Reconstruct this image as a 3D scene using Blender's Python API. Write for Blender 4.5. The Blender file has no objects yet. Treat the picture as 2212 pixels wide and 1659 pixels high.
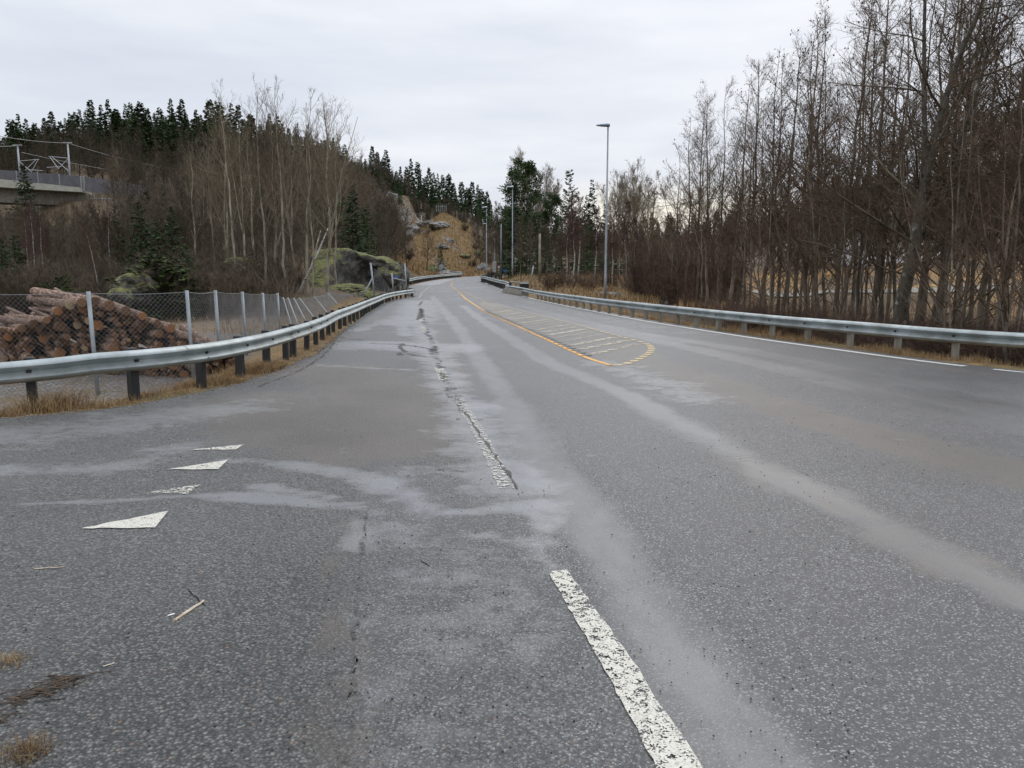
import bpy, bmesh, math, random
import numpy as np
from mathutils import Vector, noise as mnoise

rng = np.random.default_rng(7)
random.seed(7)
scene = bpy.context.scene
COL = scene.collection

# ------------------------------------------------------------------ camera geometry (2212 x 1659 reading of the photograph)
F, HY, EYE = 1662.0, 588.0, 1.65
PITCH = math.atan((829.5 - HY) / F)


def lerp_tab(tab, v):
    t = np.asarray(tab, float)
    return np.interp(v, t[:, 0], t[:, 1])


ZR = [(-50, 0), (48, 0), (83, .5), (111, .68), (145, .87), (178, 1.1), (250, 1.4), (400, 1.8)]


def zr(d):
    return lerp_tab(ZR, d)


def G(px, py, off=0.0):
    """point of the road level seen at a pixel of the photograph"""
    u = (px - 1106) / F
    v = (829.5 - py) / F
    dy = math.cos(PITCH) + v * math.sin(PITCH)
    dz = -math.sin(PITCH) + v * math.cos(PITCH)
    t = .8
    while t < 500:
        if EYE + dz * t <= float(zr(dy * t)) + off:
            break
        t *= 1.003
    return Vector((u * t, dy * t, EYE + dz * t))


def zpx(py, d):
    return EYE + (HY - py) * d / F


def at(px, d):
    return (px - 1106) * d / F, d


# ------------------------------------------------------------------ noise helpers
def vnoise(x, y, s=1.0, seed=0):
    """cheap smooth value noise on arrays, -1..1"""
    x = np.asarray(x, float) * s + seed * 17.3
    y = np.asarray(y, float) * s + seed * 7.7
    xi = np.floor(x).astype(np.int64)
    yi = np.floor(y).astype(np.int64)
    fx = x - xi
    fy = y - yi
    fx = fx * fx * (3 - 2 * fx)
    fy = fy * fy * (3 - 2 * fy)

    def h(a, b):
        n = (a * 374761393 + b * 668265263 + seed * 974711) & 0x7fffffff
        n = (n ^ (n >> 13)) * 1274126177 & 0x7fffffff
        n = n ^ (n >> 16)
        return (n % 10007) / 5003.5 - 1.0
    return (h(xi, yi) * (1 - fx) + h(xi + 1, yi) * fx) * (1 - fy) + (h(xi, yi + 1) * (1 - fx) + h(xi + 1, yi + 1) * fx) * fy


def fbm(x, y, s=1.0, seed=0, o=4):
    r = 0
    a = 1
    for i in range(o):
        r = r + a * vnoise(x, y, s, seed + i)
        s *= 2.1
        a *= .5
    return r / 1.9


# ------------------------------------------------------------------ materials
def mat(name):
    m = bpy.data.materials.new(name)
    m.use_nodes = True
    nt = m.node_tree
    b = nt.nodes['Principled BSDF']
    return m, nt, b


def nd(nt, t, **kw):
    n = nt.nodes.new(t)
    for k, v in kw.items():
        if k in n.inputs:
            n.inputs[k].default_value = v
        else:
            setattr(n, k, v)
    return n


def ramp(nt, fac, stops):
    r = nt.nodes.new('ShaderNodeValToRGB')
    e = r.color_ramp.elements
    while len(e) < len(stops):
        e.new(.5)
    for i, (p, c) in enumerate(stops):
        e[i].position = p
        e[i].color = (*c, 1) if len(c) == 3 else c
    nt.links.new(fac, r.inputs[0])
    return r


def mixc(nt, fac, a, b, blend='MIX'):
    m = nt.nodes.new('ShaderNodeMix')
    m.data_type = 'RGBA'
    m.blend_type = blend
    for s, v in ((0, fac), (6, a), (7, b)):
        if hasattr(v, 'links') or hasattr(v, 'is_linked'):
            nt.links.new(v, m.inputs[s])
        elif s == 0:
            m.inputs[s].default_value = v
        else:
            m.inputs[s].default_value = (*v, 1) if len(v) == 3 else v
    return m.outputs[2]


def mth(nt, op, a, b=None, c=None, clamp=False):
    m = nt.nodes.new('ShaderNodeMath')
    m.operation = op
    m.use_clamp = clamp
    for i, v in enumerate((a, b, c)):
        if v is None:
            continue
        if hasattr(v, 'is_linked'):
            nt.links.new(v, m.inputs[i])
        else:
            m.inputs[i].default_value = v
    return m.outputs[0]


def pos(nt):
    return nt.nodes.new('ShaderNodeNewGeometry').outputs['Position']


def objco(nt):
    return nt.nodes.new('ShaderNodeTexCoord').outputs['Object']


def noise(nt, vec, scale, detail=4, rough=.55, stretch=None):
    n = nt.nodes.new('ShaderNodeTexNoise')
    n.inputs['Scale'].default_value = scale
    n.inputs['Detail'].default_value = detail
    n.inputs['Roughness'].default_value = rough
    if stretch:
        mp = nt.nodes.new('ShaderNodeMapping')
        mp.inputs['Scale'].default_value = stretch[:3]
        if len(stretch) > 3:
            mp.inputs['Rotation'].default_value = (0, 0, stretch[3])
        nt.links.new(vec, mp.inputs[0])
        vec = mp.outputs[0]
    nt.links.new(vec, n.inputs['Vector'])
    return n.outputs['Fac']


def bump(nt, h, strength, dist, b):
    n = nt.nodes.new('ShaderNodeBump')
    n.inputs['Distance'].default_value = dist
    if hasattr(strength, 'is_linked'):
        nt.links.new(strength, n.inputs['Strength'])
    else:
        n.inputs['Strength'].default_value = strength
    nt.links.new(h, n.inputs['Height'])
    nt.links.new(n.outputs[0], b.inputs['Normal'])
    return n


def simple(name, c1, c2, scale=6, rough=.8, metal=0.0, bmp=.2, dist=.01, stretch=None, lo=.35, hi=.65, detail=4, rnd=0.0):
    m, nt, b = mat(name)
    f = noise(nt, objco(nt), scale, detail, stretch=stretch)
    r = ramp(nt, f, [(lo, c1), (hi, c2)])
    out = r.outputs[0]
    if rnd:
        oi = nt.nodes.new('ShaderNodeObjectInfo')
        hsv = nt.nodes.new('ShaderNodeHueSaturation')
        v = mth(nt, 'MULTIPLY_ADD', oi.outputs['Random'], 2 * rnd, 1 - rnd)
        nt.links.new(v, hsv.inputs['Value'])
        nt.links.new(out, hsv.inputs['Color'])
        out = hsv.outputs[0]
    nt.links.new(out, b.inputs['Base Color'])
    b.inputs['Roughness'].default_value = rough
    b.inputs['Metallic'].default_value = metal
    if bmp:
        bump(nt, f, bmp, dist, b)
    return m


def attr(nt, name):
    a = nt.nodes.new('ShaderNodeAttribute')
    a.attribute_name = name
    return a.outputs['Fac']


M = {}


def build_materials():
    # --- asphalt
    m, nt, b = mat('asphalt')
    P = pos(nt)
    coarse, dirt, wet, track = (attr(nt, k) for k in ('coarse', 'dirt', 'wet', 'track'))
    big = noise(nt, P, .55, 5)
    mid = noise(nt, P, 5, 4, stretch=(1, .5, 1))
    vor = nd(nt, 'ShaderNodeTexVoronoi', Scale=125.0)
    nt.links.new(P, vor.inputs['Vector'])
    sep = nt.nodes.new('ShaderNodeSeparateColor')
    nt.links.new(vor.outputs['Color'], sep.inputs[0])
    stone = sep.outputs[0]
    hue = sep.outputs[1]
    stonecol = ramp(nt, stone, [(0, (.052, .050, .053)), (.55, (.094, .091, .096)), (.80, (.15, .148, .152)), (.90, (.36, .365, .365)), (1, (.54, .545, .54))])
    lane = mixc(nt, .12, stonecol.outputs[0], (.118, .115, .121))
    lane = mixc(nt, 1.0, lane, ramp(nt, vor.outputs['Distance'], [(.30, (1.1,) * 3), (.62, (.62,) * 3)]).outputs[0], 'MULTIPLY')
    # smooth worn wheel paths
    trackm = ramp(nt, mth(nt, 'ADD', track, mth(nt, 'MULTIPLY_ADD', mid, .9, -.45)), [(.12, (0,) * 3), (.95, (.95,) * 3)]).outputs[0]
    lane = mixc(nt, mth(nt, 'MULTIPLY', trackm, .9), lane, (.142, .142, .147))
    gv = nd(nt, 'ShaderNodeTexVoronoi', Scale=64.0)
    nt.links.new(P, gv.inputs['Vector'])
    s2 = nt.nodes.new('ShaderNodeSeparateColor')
    nt.links.new(gv.outputs['Color'], s2.inputs[0])
    gcol = ramp(nt, s2.outputs[0], [(0, (.050, .051, .046)), (.35, (.120, .123, .112)), (.75, (.235, .238, .218)), (.97, (.36, .355, .33)), (1, (.34, .22, .14))])
    gcol = mixc(nt, 1.0, gcol.outputs[0], ramp(nt, gv.outputs['Distance'], [(.22, (1.25,) * 3), (.40, (.95,) * 3), (.62, (.22,) * 3)]).outputs[0], 'MULTIPLY')
    sh = mixc(nt, mth(nt, 'MULTIPLY', coarse, ramp(nt, mid, [(.3, (.6,) * 3), (.6, (1,) * 3)]).outputs[0], clamp=True), lane, gcol)
    dfac = ramp(nt, mth(nt, 'ADD', dirt, mth(nt, 'MULTIPLY_ADD', mid, 1.1, -.55)), [(.25, (0,) * 3), (.62, (.85,) * 3)]).outputs[0]
    c = mixc(nt, dfac, sh, (.158, .136, .115))
    # loose dark grit
    gr = nd(nt, 'ShaderNodeTexVoronoi', Scale=30.0)
    nt.links.new(P, gr.inputs['Vector'])
    gd = mth(nt, 'LESS_THAN', gr.outputs['Distance'], .16)
    gs = nt.nodes.new('ShaderNodeSeparateColor')
    nt.links.new(gr.outputs['Color'], gs.inputs[0])
    gd = mth(nt, 'MULTIPLY', gd, mth(nt, 'GREATER_THAN', gs.outputs[0], .70))
    gd = mth(nt, 'MULTIPLY', gd, attr(nt, 'grit'), clamp=True)
    c = mixc(nt, gd, c, (.022, .021, .019))
    bigc = ramp(nt, big, [(.3, (.60, .60, .60)), (.7, (.86, .85, .835))])
    c = mixc(nt, 1.0, c, bigc.outputs[0], 'MULTIPLY')
    # film of slurry and water; part of its wet sheen is painted in as pale colour
    wn = noise(nt, P, 2.2, 5, .62, stretch=(.6, .9, 1, .35))
    wn2 = noise(nt, P, 9.0, 4, .6, stretch=(.7, .8, 1, .5))
    wa = mth(nt, 'ADD', wet, mth(nt, 'ADD', mth(nt, 'MULTIPLY_ADD', wn, 1.3, -.65), mth(nt, 'MULTIPLY_ADD', wn2, .9, -.45)))
    wmask = ramp(nt, wa, [(.28, (0,) * 3), (.55, (.5,) * 3), (.95, (1,) * 3)]).outputs[0]
    c = mixc(nt, mth(nt, 'MULTIPLY', wmask, .55), c, (.158, .162, .170))
    nt.links.new(c, b.inputs['Base Color'])
    r0 = mth(nt, 'MULTIPLY_ADD', big, .16, .36)
    r1 = mth(nt, 'MULTIPLY_ADD', trackm, -.12, r0)
    r2 = mth(nt, 'MULTIPLY_ADD', coarse, .10, r1)
    rr = mth(nt, 'MULTIPLY_ADD', wmask, -.20, r2, clamp=True)
    nt.links.new(mth(nt, 'MAXIMUM', rr, .16), b.inputs['Roughness'])
    b.inputs['IOR'].default_value = 1.45
    nt.links.new(mth(nt, 'ADD', mth(nt, 'MULTIPLY_ADD', wmask, .70, .24), mth(nt, 'MULTIPLY', trackm, .35), clamp=True), b.inputs['Coat Weight'])
    nt.links.new(mth(nt, 'MULTIPLY_ADD', big, .20, .30), b.inputs['Coat Roughness'])
    b.inputs['Coat IOR'].default_value = 1.52
    hh = mth(nt, 'ADD', mth(nt, 'MULTIPLY', vor.outputs['Distance'], mth(nt, 'SUBTRACT', 1.0, coarse)), mth(nt, 'MULTIPLY', gv.outputs['Distance'], mth(nt, 'MULTIPLY', coarse, 2.2)))
    hh = mth(nt, 'ADD', hh, mth(nt, 'MULTIPLY', gd, -1.0))
    st = mth(nt, 'MULTIPLY_ADD', trackm, -.20, .36)
    st = mth(nt, 'MULTIPLY_ADD', wmask, -.42, st, clamp=True)
    st = mth(nt, 'MULTIPLY_ADD', coarse, .64, st)
    bump(nt, hh, mth(nt, 'MAXIMUM', st, .04), .011, b)
    M['asphalt'] = m

    # --- ground
    m, nt, b = mat('ground')
    P = pos(nt)
    f1 = noise(nt, P, .35, 6, .6)
    f2 = noise(nt, P, 3.0, 6, .65)
    f3 = noise(nt, P, 14.0, 4, .6)
    floor = ramp(nt, f2, [(.3, (.036, .028, .018)), (.5, (.080, .056, .031)), (.7, (.15, .092, .042))])
    gv = nd(nt, 'ShaderNodeTexVoronoi', Scale=24.0)
    nt.links.new(P, gv.inputs['Vector'])
    gs = nt.nodes.new('ShaderNodeSeparateColor')
    nt.links.new(gv.outputs['Color'], gs.inputs[0])
    grav = ramp(nt, gs.outputs[0], [(0, (.07, .062, .055)), (.6, (.15, .14, .128)), (1, (.30, .29, .27))])
    grav2 = mixc(nt, ramp(nt, f2, [(.42, (0,) * 3), (.62, (.75,) * 3)]).outputs[0], grav.outputs[0], (.13, .088, .045))
    gras = ramp(nt, f2, [(.28, (.075, .048, .022)), (.5, (.19, .115, .044)), (.72, (.30, .20, .080))])
    mossc = ramp(nt, f3, [(.3, (.05, .055, .014)), (.7, (.16, .15, .03))])
    gras2 = mixc(nt, mth(nt, 'MULTIPLY', ramp(nt, f1, [(.5, (0,) * 3), (.68, (1,) * 3)]).outputs[0], .55), gras.outputs[0], mossc.outputs[0])
    fld = ramp(nt, f1, [(.3, (.16, .075, .022)), (.5, (.31, .16, .04)), (.64, (.40, .24, .07)), (.78, (.18, .14, .04))])
    c = mixc(nt, attr(nt, 'gravel'), floor.outputs[0], grav2)
    c = mixc(nt, mth(nt, 'MULTIPLY', attr(nt, 'grass'), ramp(nt, f2, [(.2, (.55,) * 3), (.5, (1,) * 3)]).outputs[0], clamp=True), c, gras2)
    c = mixc(nt, attr(nt, 'field'), c, fld.outputs[0])
    rockc = ramp(nt, noise(nt, P, 1.2, 6, .7), [(.3, (.06, .058, .055)), (.6, (.20, .195, .185)), (.75, (.36, .35, .33))])
    c = mixc(nt, attr(nt, 'rock'), c, rockc.outputs[0])
    nt.links.new(c, b.inputs['Base Color'])
    b.inputs['Roughness'].default_value = .95
    bump(nt, mth(nt, 'ADD', f2, mth(nt, 'MULTIPLY', f3, .4)), .7, .12, b)
    M['ground'] = m

    # --- metals, wood
    M['galv'] = simple('galvanised_steel', (.26, .29, .30), (.36, .39, .41), 3, .5, .4, .08, .004)
    m, nt, b = mat('guardrail_steel')
    P = pos(nt)
    f = noise(nt, P, 2.2, 5, .6, stretch=(1, 1, .4))
    f2 = noise(nt, P, 30, 3, .6)
    cc = ramp(nt, f, [(.3, (.30, .335, .33)), (.7, (.50, .54, .54))]).outputs[0]
    cc = mixc(nt, ramp(nt, noise(nt, P, 1.1, 6, .7, stretch=(1, 1, 3)), [(.48, (0,) * 3), (.68, (.70,) * 3)]).outputs[0], cc, (.20, .21, .19))
    nt.links.new(cc, b.inputs['Base Color'])
    b.inputs['Metallic'].default_value = .55
    nt.links.new(mth(nt, 'MULTIPLY_ADD', f2, .3, .28), b.inputs['Roughness'])
    bump(nt, f, .12, .01, b)
    M['rail'] = m
    M['pole'] = simple('lamp_pole_steel', (.20, .22, .235), (.29, .31, .33), 2, .45, .5, .05, .003)
    M['lamphead'] = simple('lamp_housing', (.08, .10, .12), (.14, .17, .20), 2, .3, .3, 0)
    M['lamptop'] = simple('lamp_shell', (.45, .52, .58), (.55, .62, .68), 2, .25, .2, 0)
    M['tar'] = simple('tarred_timber', (.012, .013, .014), (.035, .034, .033), 9, .6, 0, .4, .008, stretch=(1, 1, .15))
    M['paleplank'] = simple('weathered_timber', (.16, .145, .115), (.32, .30, .245), 9, .85, 0, .4, .008, stretch=(1, 1, .12))
    M['brownpost'] = simple('rusty_steel', (.05, .035, .025), (.11, .075, .05), 9, .8, .2, .3, .004)
    M['concrete'] = simple('concrete', (.24, .23, .21), (.36, .35, .32), 3, .85, 0, .3, .01)
    M['concretedark'] = simple('weathered_concrete', (.15, .135, .11), (.25, .225, .18), 3, .85, 0, .4, .02, detail=6)
    M['fascia'] = simple('pale_concrete', (.36, .36, .30), (.46, .45, .38), 1.5, .85, 0, .2, .02)
    M['barrier'] = simple('noise_barrier_panel', (.095, .095, .105), (.135, .13, .14), 1.0, .6, 0, .1, .01)
    M['wire'] = simple('wire', (.20, .20, .19), (.30, .30, .29), 3, .5, .5, 0)
    M['fencewire'] = simple('fence_wire', (.16, .163, .163), (.24, .243, .243), 3, .5, .6, 0)
    M['cable'] = simple('cable', (.03, .03, .03), (.05, .05, .05), 3, .6, 0, 0)
    M['black'] = simple('black_plastic', (.012, .012, .013), (.022, .022, .023), 4, .5, 0, 0)
    M['signback'] = simple('sign_aluminium', (.30, .32, .33), (.38, .40, .41), 2, .4, .4, .03)
    M['signgrey'] = simple('sign_back_sheet', (.50, .53, .54), (.58, .61, .62), 2, .4, .1, .03)
    M['signwhite'] = simple('sign_white', (.72, .72, .72), (.80, .80, .80), 2, .4, 0, 0)
    M['signred'] = simple('sign_red', (.55, .02, .02), (.62, .03, .03), 2, .4, 0, 0)
    M['signblack'] = simple('sign_black', (.01, .01, .01), (.02, .02, .02), 2, .4, 0, 0)
    M['signblue'] = simple('sign_blue', (.03, .16, .52), (.04, .20, .60), 2, .4, 0, 0)
    M['housewhite'] = simple('white_cladding', (.70, .71, .72), (.80, .80, .80), 1.5, .6, 0, .1, stretch=(1, 1, 8))
    M['houseroof'] = simple('roof_tiles', (.05, .05, .055), (.09, .09, .095), 4, .7, 0, .2)
    M['glass'] = simple('window_glass', (.02, .025, .03), (.04, .045, .05), 1, .1, 0, 0)

    # --- bark & leaves
    M['alderbark'] = simple('alder_bark', (.070, .053, .036), (.24, .20, .148), 5, .9, 0, .5, .02, stretch=(1, 1, .3), rnd=.5)
    m, nt, b = mat('lichen_bark')
    P = objco(nt)
    f = noise(nt, P, 7, 6, .65, stretch=(1, 1, .4))
    cc = ramp(nt, f, [(.35, (.035, .030, .022)), (.65, (.13, .115, .088))]).outputs[0]
    cc = mixc(nt, ramp(nt, noise(nt, P, 4.5, 5, .6), [(.60, (0,) * 3), (.66, (.85,) * 3)]).outputs[0], cc, (.30, .32, .27))
    nt.links.new(cc, b.inputs['Base Color'])
    b.inputs['Roughness'].default_value = .9
    bump(nt, f, .7, .03, b)
    M['lichenbark'] = m
    M['aldertwig'] = simple('alder_twig', (.090, .064, .044), (.18, .13, .09), 3, .9, 0, 0, rnd=.25)
    M['alderred'] = simple('alder_catkin', (.055, .022, .016), (.11, .045, .03), 3, .9, 0, 0, rnd=.25)
    M['aspenbark'] = simple('aspen_bark', (.16, .138, .098), (.40, .355, .265), 3, .85, 0, .4, .02, stretch=(1, 1, .5), rnd=.25)
    M['aspentwig'] = simple('aspen_twig', (.13, .105, .07), (.24, .195, .135), 3, .9, 0, 0, rnd=.25)
    M['browntwig'] = simple('brown_twig', (.078, .061, .043), (.155, .124, .086), 3, .9, 0, 0, rnd=.35)
    M['darkbark'] = simple('dark_bark', (.055, .045, .034), (.15, .13, .10), 4, .9, 0, .4, .02, stretch=(1, 1, .3), rnd=.3)
    m, nt, b = mat('birch_bark')
    P = objco(nt)
    f = noise(nt, P, 3.0, 3, .6, stretch=(1.2, 1.2, 3.5))
    nt.links.new(ramp(nt, f, [(.36, (.02, .018, .016)), (.44, (.36, .34, .31)), (.7, (.55, .53, .49))]).outputs[0], b.inputs['Base Color'])
    b.inputs['Roughness'].default_value = .8
    M['birchbark'] = m
    M['birchtwig'] = simple('birch_twig', (.08, .05, .042), (.15, .095, .078), 3, .9, 0, 0, rnd=.25)
    M['shrubtwig'] = simple('shrub_stem', (.070, .049, .038), (.155, .105, .078), 3, .9, 0, 0, rnd=.35)
    M['spruce'] = simple('spruce_needles', (.024, .046, .022), (.085, .13, .052), 1.3, .75, 0, 0, rnd=.35, detail=5)
    M['pine'] = simple('pine_needles', (.034, .058, .027), (.105, .15, .062), 1.5, .75, 0, 0, rnd=.3, detail=5)
    M['juniper'] = simple('green_needles', (.022, .040, .010), (.075, .105, .026), 2.5, .75, 0, 0, rnd=.2, detail=5)
    for k_ in ('spruce', 'pine', 'juniper', 'browntwig', 'aldertwig', 'aspentwig', 'birchtwig', 'shrubtwig'):
        M[k_].node_tree.nodes['Principled BSDF'].inputs['Specular IOR Level'].default_value = .12
    M['pinebark'] = simple('pine_bark', (.07, .045, .03), (.17, .10, .06), 4, .9, 0, .4, .02, stretch=(1, 1, .4))
    # grass
    m, nt, b = mat('dry_grass')
    f = noise(nt, pos(nt), 5, 3)
    nt.links.new(ramp(nt, f, [(.3, (.19, .115, .050)), (.55, (.31, .205, .095)), (.75, (.44, .34, .19))]).outputs[0], b.inputs['Base Color'])
    b.inputs['Roughness'].default_value = .8
    M['grass'] = m
    # rock with moss on upward faces (growth on the top of the stone)
    m, nt, b = mat('mossy_rock')
    g = nt.nodes.new('ShaderNodeNewGeometry')
    sx = nt.nodes.new('ShaderNodeSeparateXYZ')
    nt.links.new(g.outputs['Normal'], sx.inputs[0])
    f = noise(nt, g.outputs['Position'], 1.4, 7, .65)
    f2 = noise(nt, g.outputs['Position'], 7, 5, .6)
    rc = ramp(nt, f, [(.28, (.014, .013, .012)), (.48, (.060, .055, .048)), (.68, (.20, .19, .17))])
    mc = ramp(nt, f2, [(.25, (.035, .042, .010)), (.5, (.115, .12, .026)), (.75, (.27, .26, .10))])
    k = mth(nt, 'ADD', sx.outputs[2], mth(nt, 'MULTIPLY_ADD', f, 1.3, -.65))
    c = mixc(nt, ramp(nt, k, [(.42, (0,) * 3), (.72, (1,) * 3)]).outputs[0], rc.outputs[0], mc.outputs[0])
    nt.links.new(c, b.inputs['Base Color'])
    b.inputs['Roughness'].default_value = .85
    bump(nt, mth(nt, 'ADD', f, mth(nt, 'MULTIPLY', f2, .3)), .8, .2, b)
    M['moss'] = m
    M['rock'] = simple('bare_rock', (.085, .08, .073), (.31, .30, .28), 1.1, .85, 0, .7, .2, detail=7)
    # logs
    m, nt, b = mat('log_bark')
    P = objco(nt)
    f = noise(nt, P, 1.0, 6, .72, stretch=(5.5, 2.6, 2.6))
    oi = nt.nodes.new('ShaderNodeObjectInfo')
    c1 = ramp(nt, f, [(.36, (.04, .026, .02)), (.46, (.20, .11, .07)), (.60, (.50, .345, .245))]).outputs[0]
    c2 = ramp(nt, f, [(.33, (.04, .028, .022)), (.47, (.12, .07, .05)), (.64, (.25, .165, .12))]).outputs[0]
    nt.links.new(mixc(nt, oi.outputs['Random'], c1, c2), b.inputs['Base Color'])
    b.inputs['Roughness'].default_value = .85
    bump(nt, f, .7, .02, b)
    M['logbark'] = m
    m, nt, b = mat('log_end_grain')
    P = objco(nt)
    wv = nd(nt, 'ShaderNodeTexWave', wave_type='RINGS', rings_direction='X', Scale=28.0, Distortion=1.2)
    nt.links.new(P, wv.inputs['Vector'])
    oi = nt.nodes.new('ShaderNodeObjectInfo')
    e1 = ramp(nt, oi.outputs['Random'], [(0, (.10, .048, .022)), (.4, (.20, .098, .042)), (.75, (.32, .165, .072)), (.92, (.46, .18, .05)), (1, (.56, .45, .26))]).outputs[0]
    e2 = mixc(nt, mth(nt, 'MULTIPLY', wv.outputs['Fac'], .35), e1, (.06, .03, .014))
    e2 = mixc(nt, ramp(nt, noise(nt, P, 9, 4), [(.4, (0,) * 3), (.7, (.6,) * 3)]).outputs[0], e2, (.10, .055, .028))
    nt.links.new(e2, b.inputs['Base Color'])
    b.inputs['Roughness'].default_value = .85
    M['logend'] = m
    M['splinter'] = simple('pale_split_wood', (.42, .33, .22), (.66, .58, .46), 30, .8, 0, .3, .003, stretch=(.2, 1, 1))
    M['twigbrown'] = simple('dead_twig', (.06, .04, .028), (.13, .09, .06), 12, .9, 0, 0)

    # painted markings, worn through to the asphalt
    def paint(name, c1, c2, lo, hi, sc):
        m, nt, b = mat(name)
        P = pos(nt)
        f = noise(nt, P, sc, 6, .72)
        f2 = noise(nt, P, sc * 5, 3, .6)
        nt.links.new(ramp(nt, f2, [(.35, c1), (.6, c2)]).outputs[0], b.inputs['Base Color'])
        b.inputs['Roughness'].default_value = .6
        tr = nt.nodes.new('ShaderNodeBsdfTransparent')
        mx = nt.nodes.new('ShaderNodeMixShader')
        k = mth(nt, 'ADD', mth(nt, 'MULTIPLY_ADD', f2, .7, -.35), f)
        a = mth(nt, 'ADD', k, mth(nt, 'MULTIPLY', attr(nt, 'wear'), -1.0))
        nt.links.new(ramp(nt, a, [(lo, (0,) * 3), (hi, (1,) * 3)]).outputs[0], mx.inputs[0])
        nt.links.new(tr.outputs[0], mx.inputs[1])
        nt.links.new(b.outputs[0], mx.inputs[2])
        nt.links.new(mx.outputs[0], nt.nodes['Material Output'].inputs['Surface'])
        return m
    M['white'] = paint('worn_white_paint', (.42, .40, .34), (.66, .63, .55), .37, .42, 22)
    M['yellow'] = paint('worn_yellow_paint', (.62, .30, .05), (.78, .43, .10), .30, .38, 9)
    M['linewhite'] = paint('edge_line_paint', (.50, .485, .44), (.66, .64, .59), .37, .42, 22)
    M['midyellow'] = paint('rubbed_yellow_paint', (.50, .37, .19), (.62, .47, .26), .38, .48, 8)
    M['paleyellow'] = paint('faded_yellow_paint', (.40, .36, .28), (.52, .46, .35), .42, .54, 5)
    M['crack'] = paint('broken_asphalt', (.020, .018, .016), (.06, .055, .048), .38, .46, 8)


# ------------------------------------------------------------------ mesh helpers
def tag(o, label=None, cat=None, group=None, kind=None):
    if label:
        o['label'] = label
    if cat:
        o['category'] = cat
    if group:
        o['group'] = group
    if kind:
        o['kind'] = kind
    return o


def link(name, me, parent=None):
    o = bpy.data.objects.new(name, me)
    COL.objects.link(o)
    if parent:
        o.parent = parent
    return o


def empty(name, loc=(0, 0, 0), rz=0, parent=None):
    o = bpy.data.objects.new(name, None)
    o.empty_display_size = .2
    COL.objects.link(o)
    o.location = loc
    o.rotation_euler = (0, 0, rz)
    if parent:
        o.parent = parent
    return o


def npmesh(name, V, Q, m, smooth=False, attrs=None, mats=None, midx=None):
    """V (n,3), Q (f,3|4) arrays -> mesh"""
    V = np.asarray(V, np.float32)
    Q = np.asarray(Q, np.int32)
    k = Q.shape[1]
    me = bpy.data.meshes.new(name)
    me.vertices.add(len(V))
    me.vertices.foreach_set('co', V.ravel())
    me.loops.add(Q.size)
    me.loops.foreach_set('vertex_index', Q.ravel())
    me.polygons.add(len(Q))
    me.polygons.foreach_set('loop_start', np.arange(0, Q.size, k, dtype=np.int32))
    if midx is not None:
        me.polygons.foreach_set('material_index', np.asarray(midx, np.int32))
    if smooth:
        me.polygons.foreach_set('use_smooth', np.ones(len(Q), bool))
    me.update(calc_edges=True)
    for x in (mats or [m]):
        me.materials.append(x)
    for n, a in (attrs or {}).items():
        at_ = me.attributes.new(n, 'FLOAT', 'POINT')
        at_.data.foreach_set('value', np.asarray(a, np.float32).ravel())
    return me


class MB:
    """collects boxes, tubes and lathes and links them as one mesh object"""
    def __init__(s):
        s.v = []
        s.f = []

    def add(s, vs, fs):
        n = len(s.v)
        s.v += [tuple(p) for p in vs]
        s.f += [tuple(i + n for i in f) for f in fs]
        return s

    def box(s, c, size, rz=0, bev=0):
        x, y, z = (k / 2 for k in size)
        cs, sn = math.cos(rz), math.sin(rz)
        pts = []
        if bev:
            for zz, ins in ((-z, bev), (-z + bev, 0), (z - bev, 0), (z, bev)):
                for sx, sy in ((-1, -1), (1, -1), (1, 1), (-1, 1)):
                    pts.append((sx * (x - ins), sy * (y - ins), zz))
            fs = [(3, 2, 1, 0), (12, 13, 14, 15)]
            for r in range(3):
                for i in range(4):
                    fs.append((r * 4 + i, r * 4 + (i + 1) % 4, r * 4 + 4 + (i + 1) % 4, r * 4 + 4 + i))
        else:
            pts = [(-x, -y, -z), (x, -y, -z), (x, y, -z), (-x, y, -z), (-x, -y, z), (x, -y, z), (x, y, z), (-x, y, z)]
            fs = [(3, 2, 1, 0), (4, 5, 6, 7), (0, 1, 5, 4), (1, 2, 6, 5), (2, 3, 7, 6), (3, 0, 4, 7)]
        return s.add([(c[0] + p[0] * cs - p[1] * sn, c[1] + p[0] * sn + p[1] * cs, c[2] + p[2]) for p in pts], fs)

    def tube(s, pts, rad, k=8, cap=True):
        pts = [Vector(p) for p in pts]
        if not hasattr(rad, '__len__'):
            rad = [rad] * len(pts)
        rings = []
        for i, p in enumerate(pts):
            t = (pts[min(i + 1, len(pts) - 1)] - pts[max(i - 1, 0)]).normalized()
            a = t.cross(Vector((0, 0, 1)) if abs(t.z) < .9 else Vector((1, 0, 0))).normalized()
            b_ = t.cross(a)
            rings.append([p + (a * math.cos(2 * math.pi * j / k) + b_ * math.sin(2 * math.pi * j / k)) * rad[i] for j in range(k)])
        vs = [p for r in rings for p in r]
        fs = [(i * k + j, i * k + (j + 1) % k, (i + 1) * k + (j + 1) % k, (i + 1) * k + j) for i in range(len(pts) - 1) for j in range(k)]
        if cap:
            fs += [tuple(range(k))[::-1], tuple(range((len(pts) - 1) * k, len(pts) * k))]
        return s.add(vs, fs)

    def build(s, name, m, parent=None, smooth=False):
        me = bpy.data.meshes.new(name)
        me.from_pydata(s.v, [], s.f)
        me.materials.append(m)
        me.update()
        bm = bmesh.new()
        bm.from_mesh(me)
        bmesh.ops.recalc_face_normals(bm, faces=bm.faces)
        bm.to_mesh(me)
        bm.free()
        if smooth:
            for p in me.polygons:
                p.use_smooth = len(p.vertices) == 4
        return link(name, me, parent)


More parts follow.
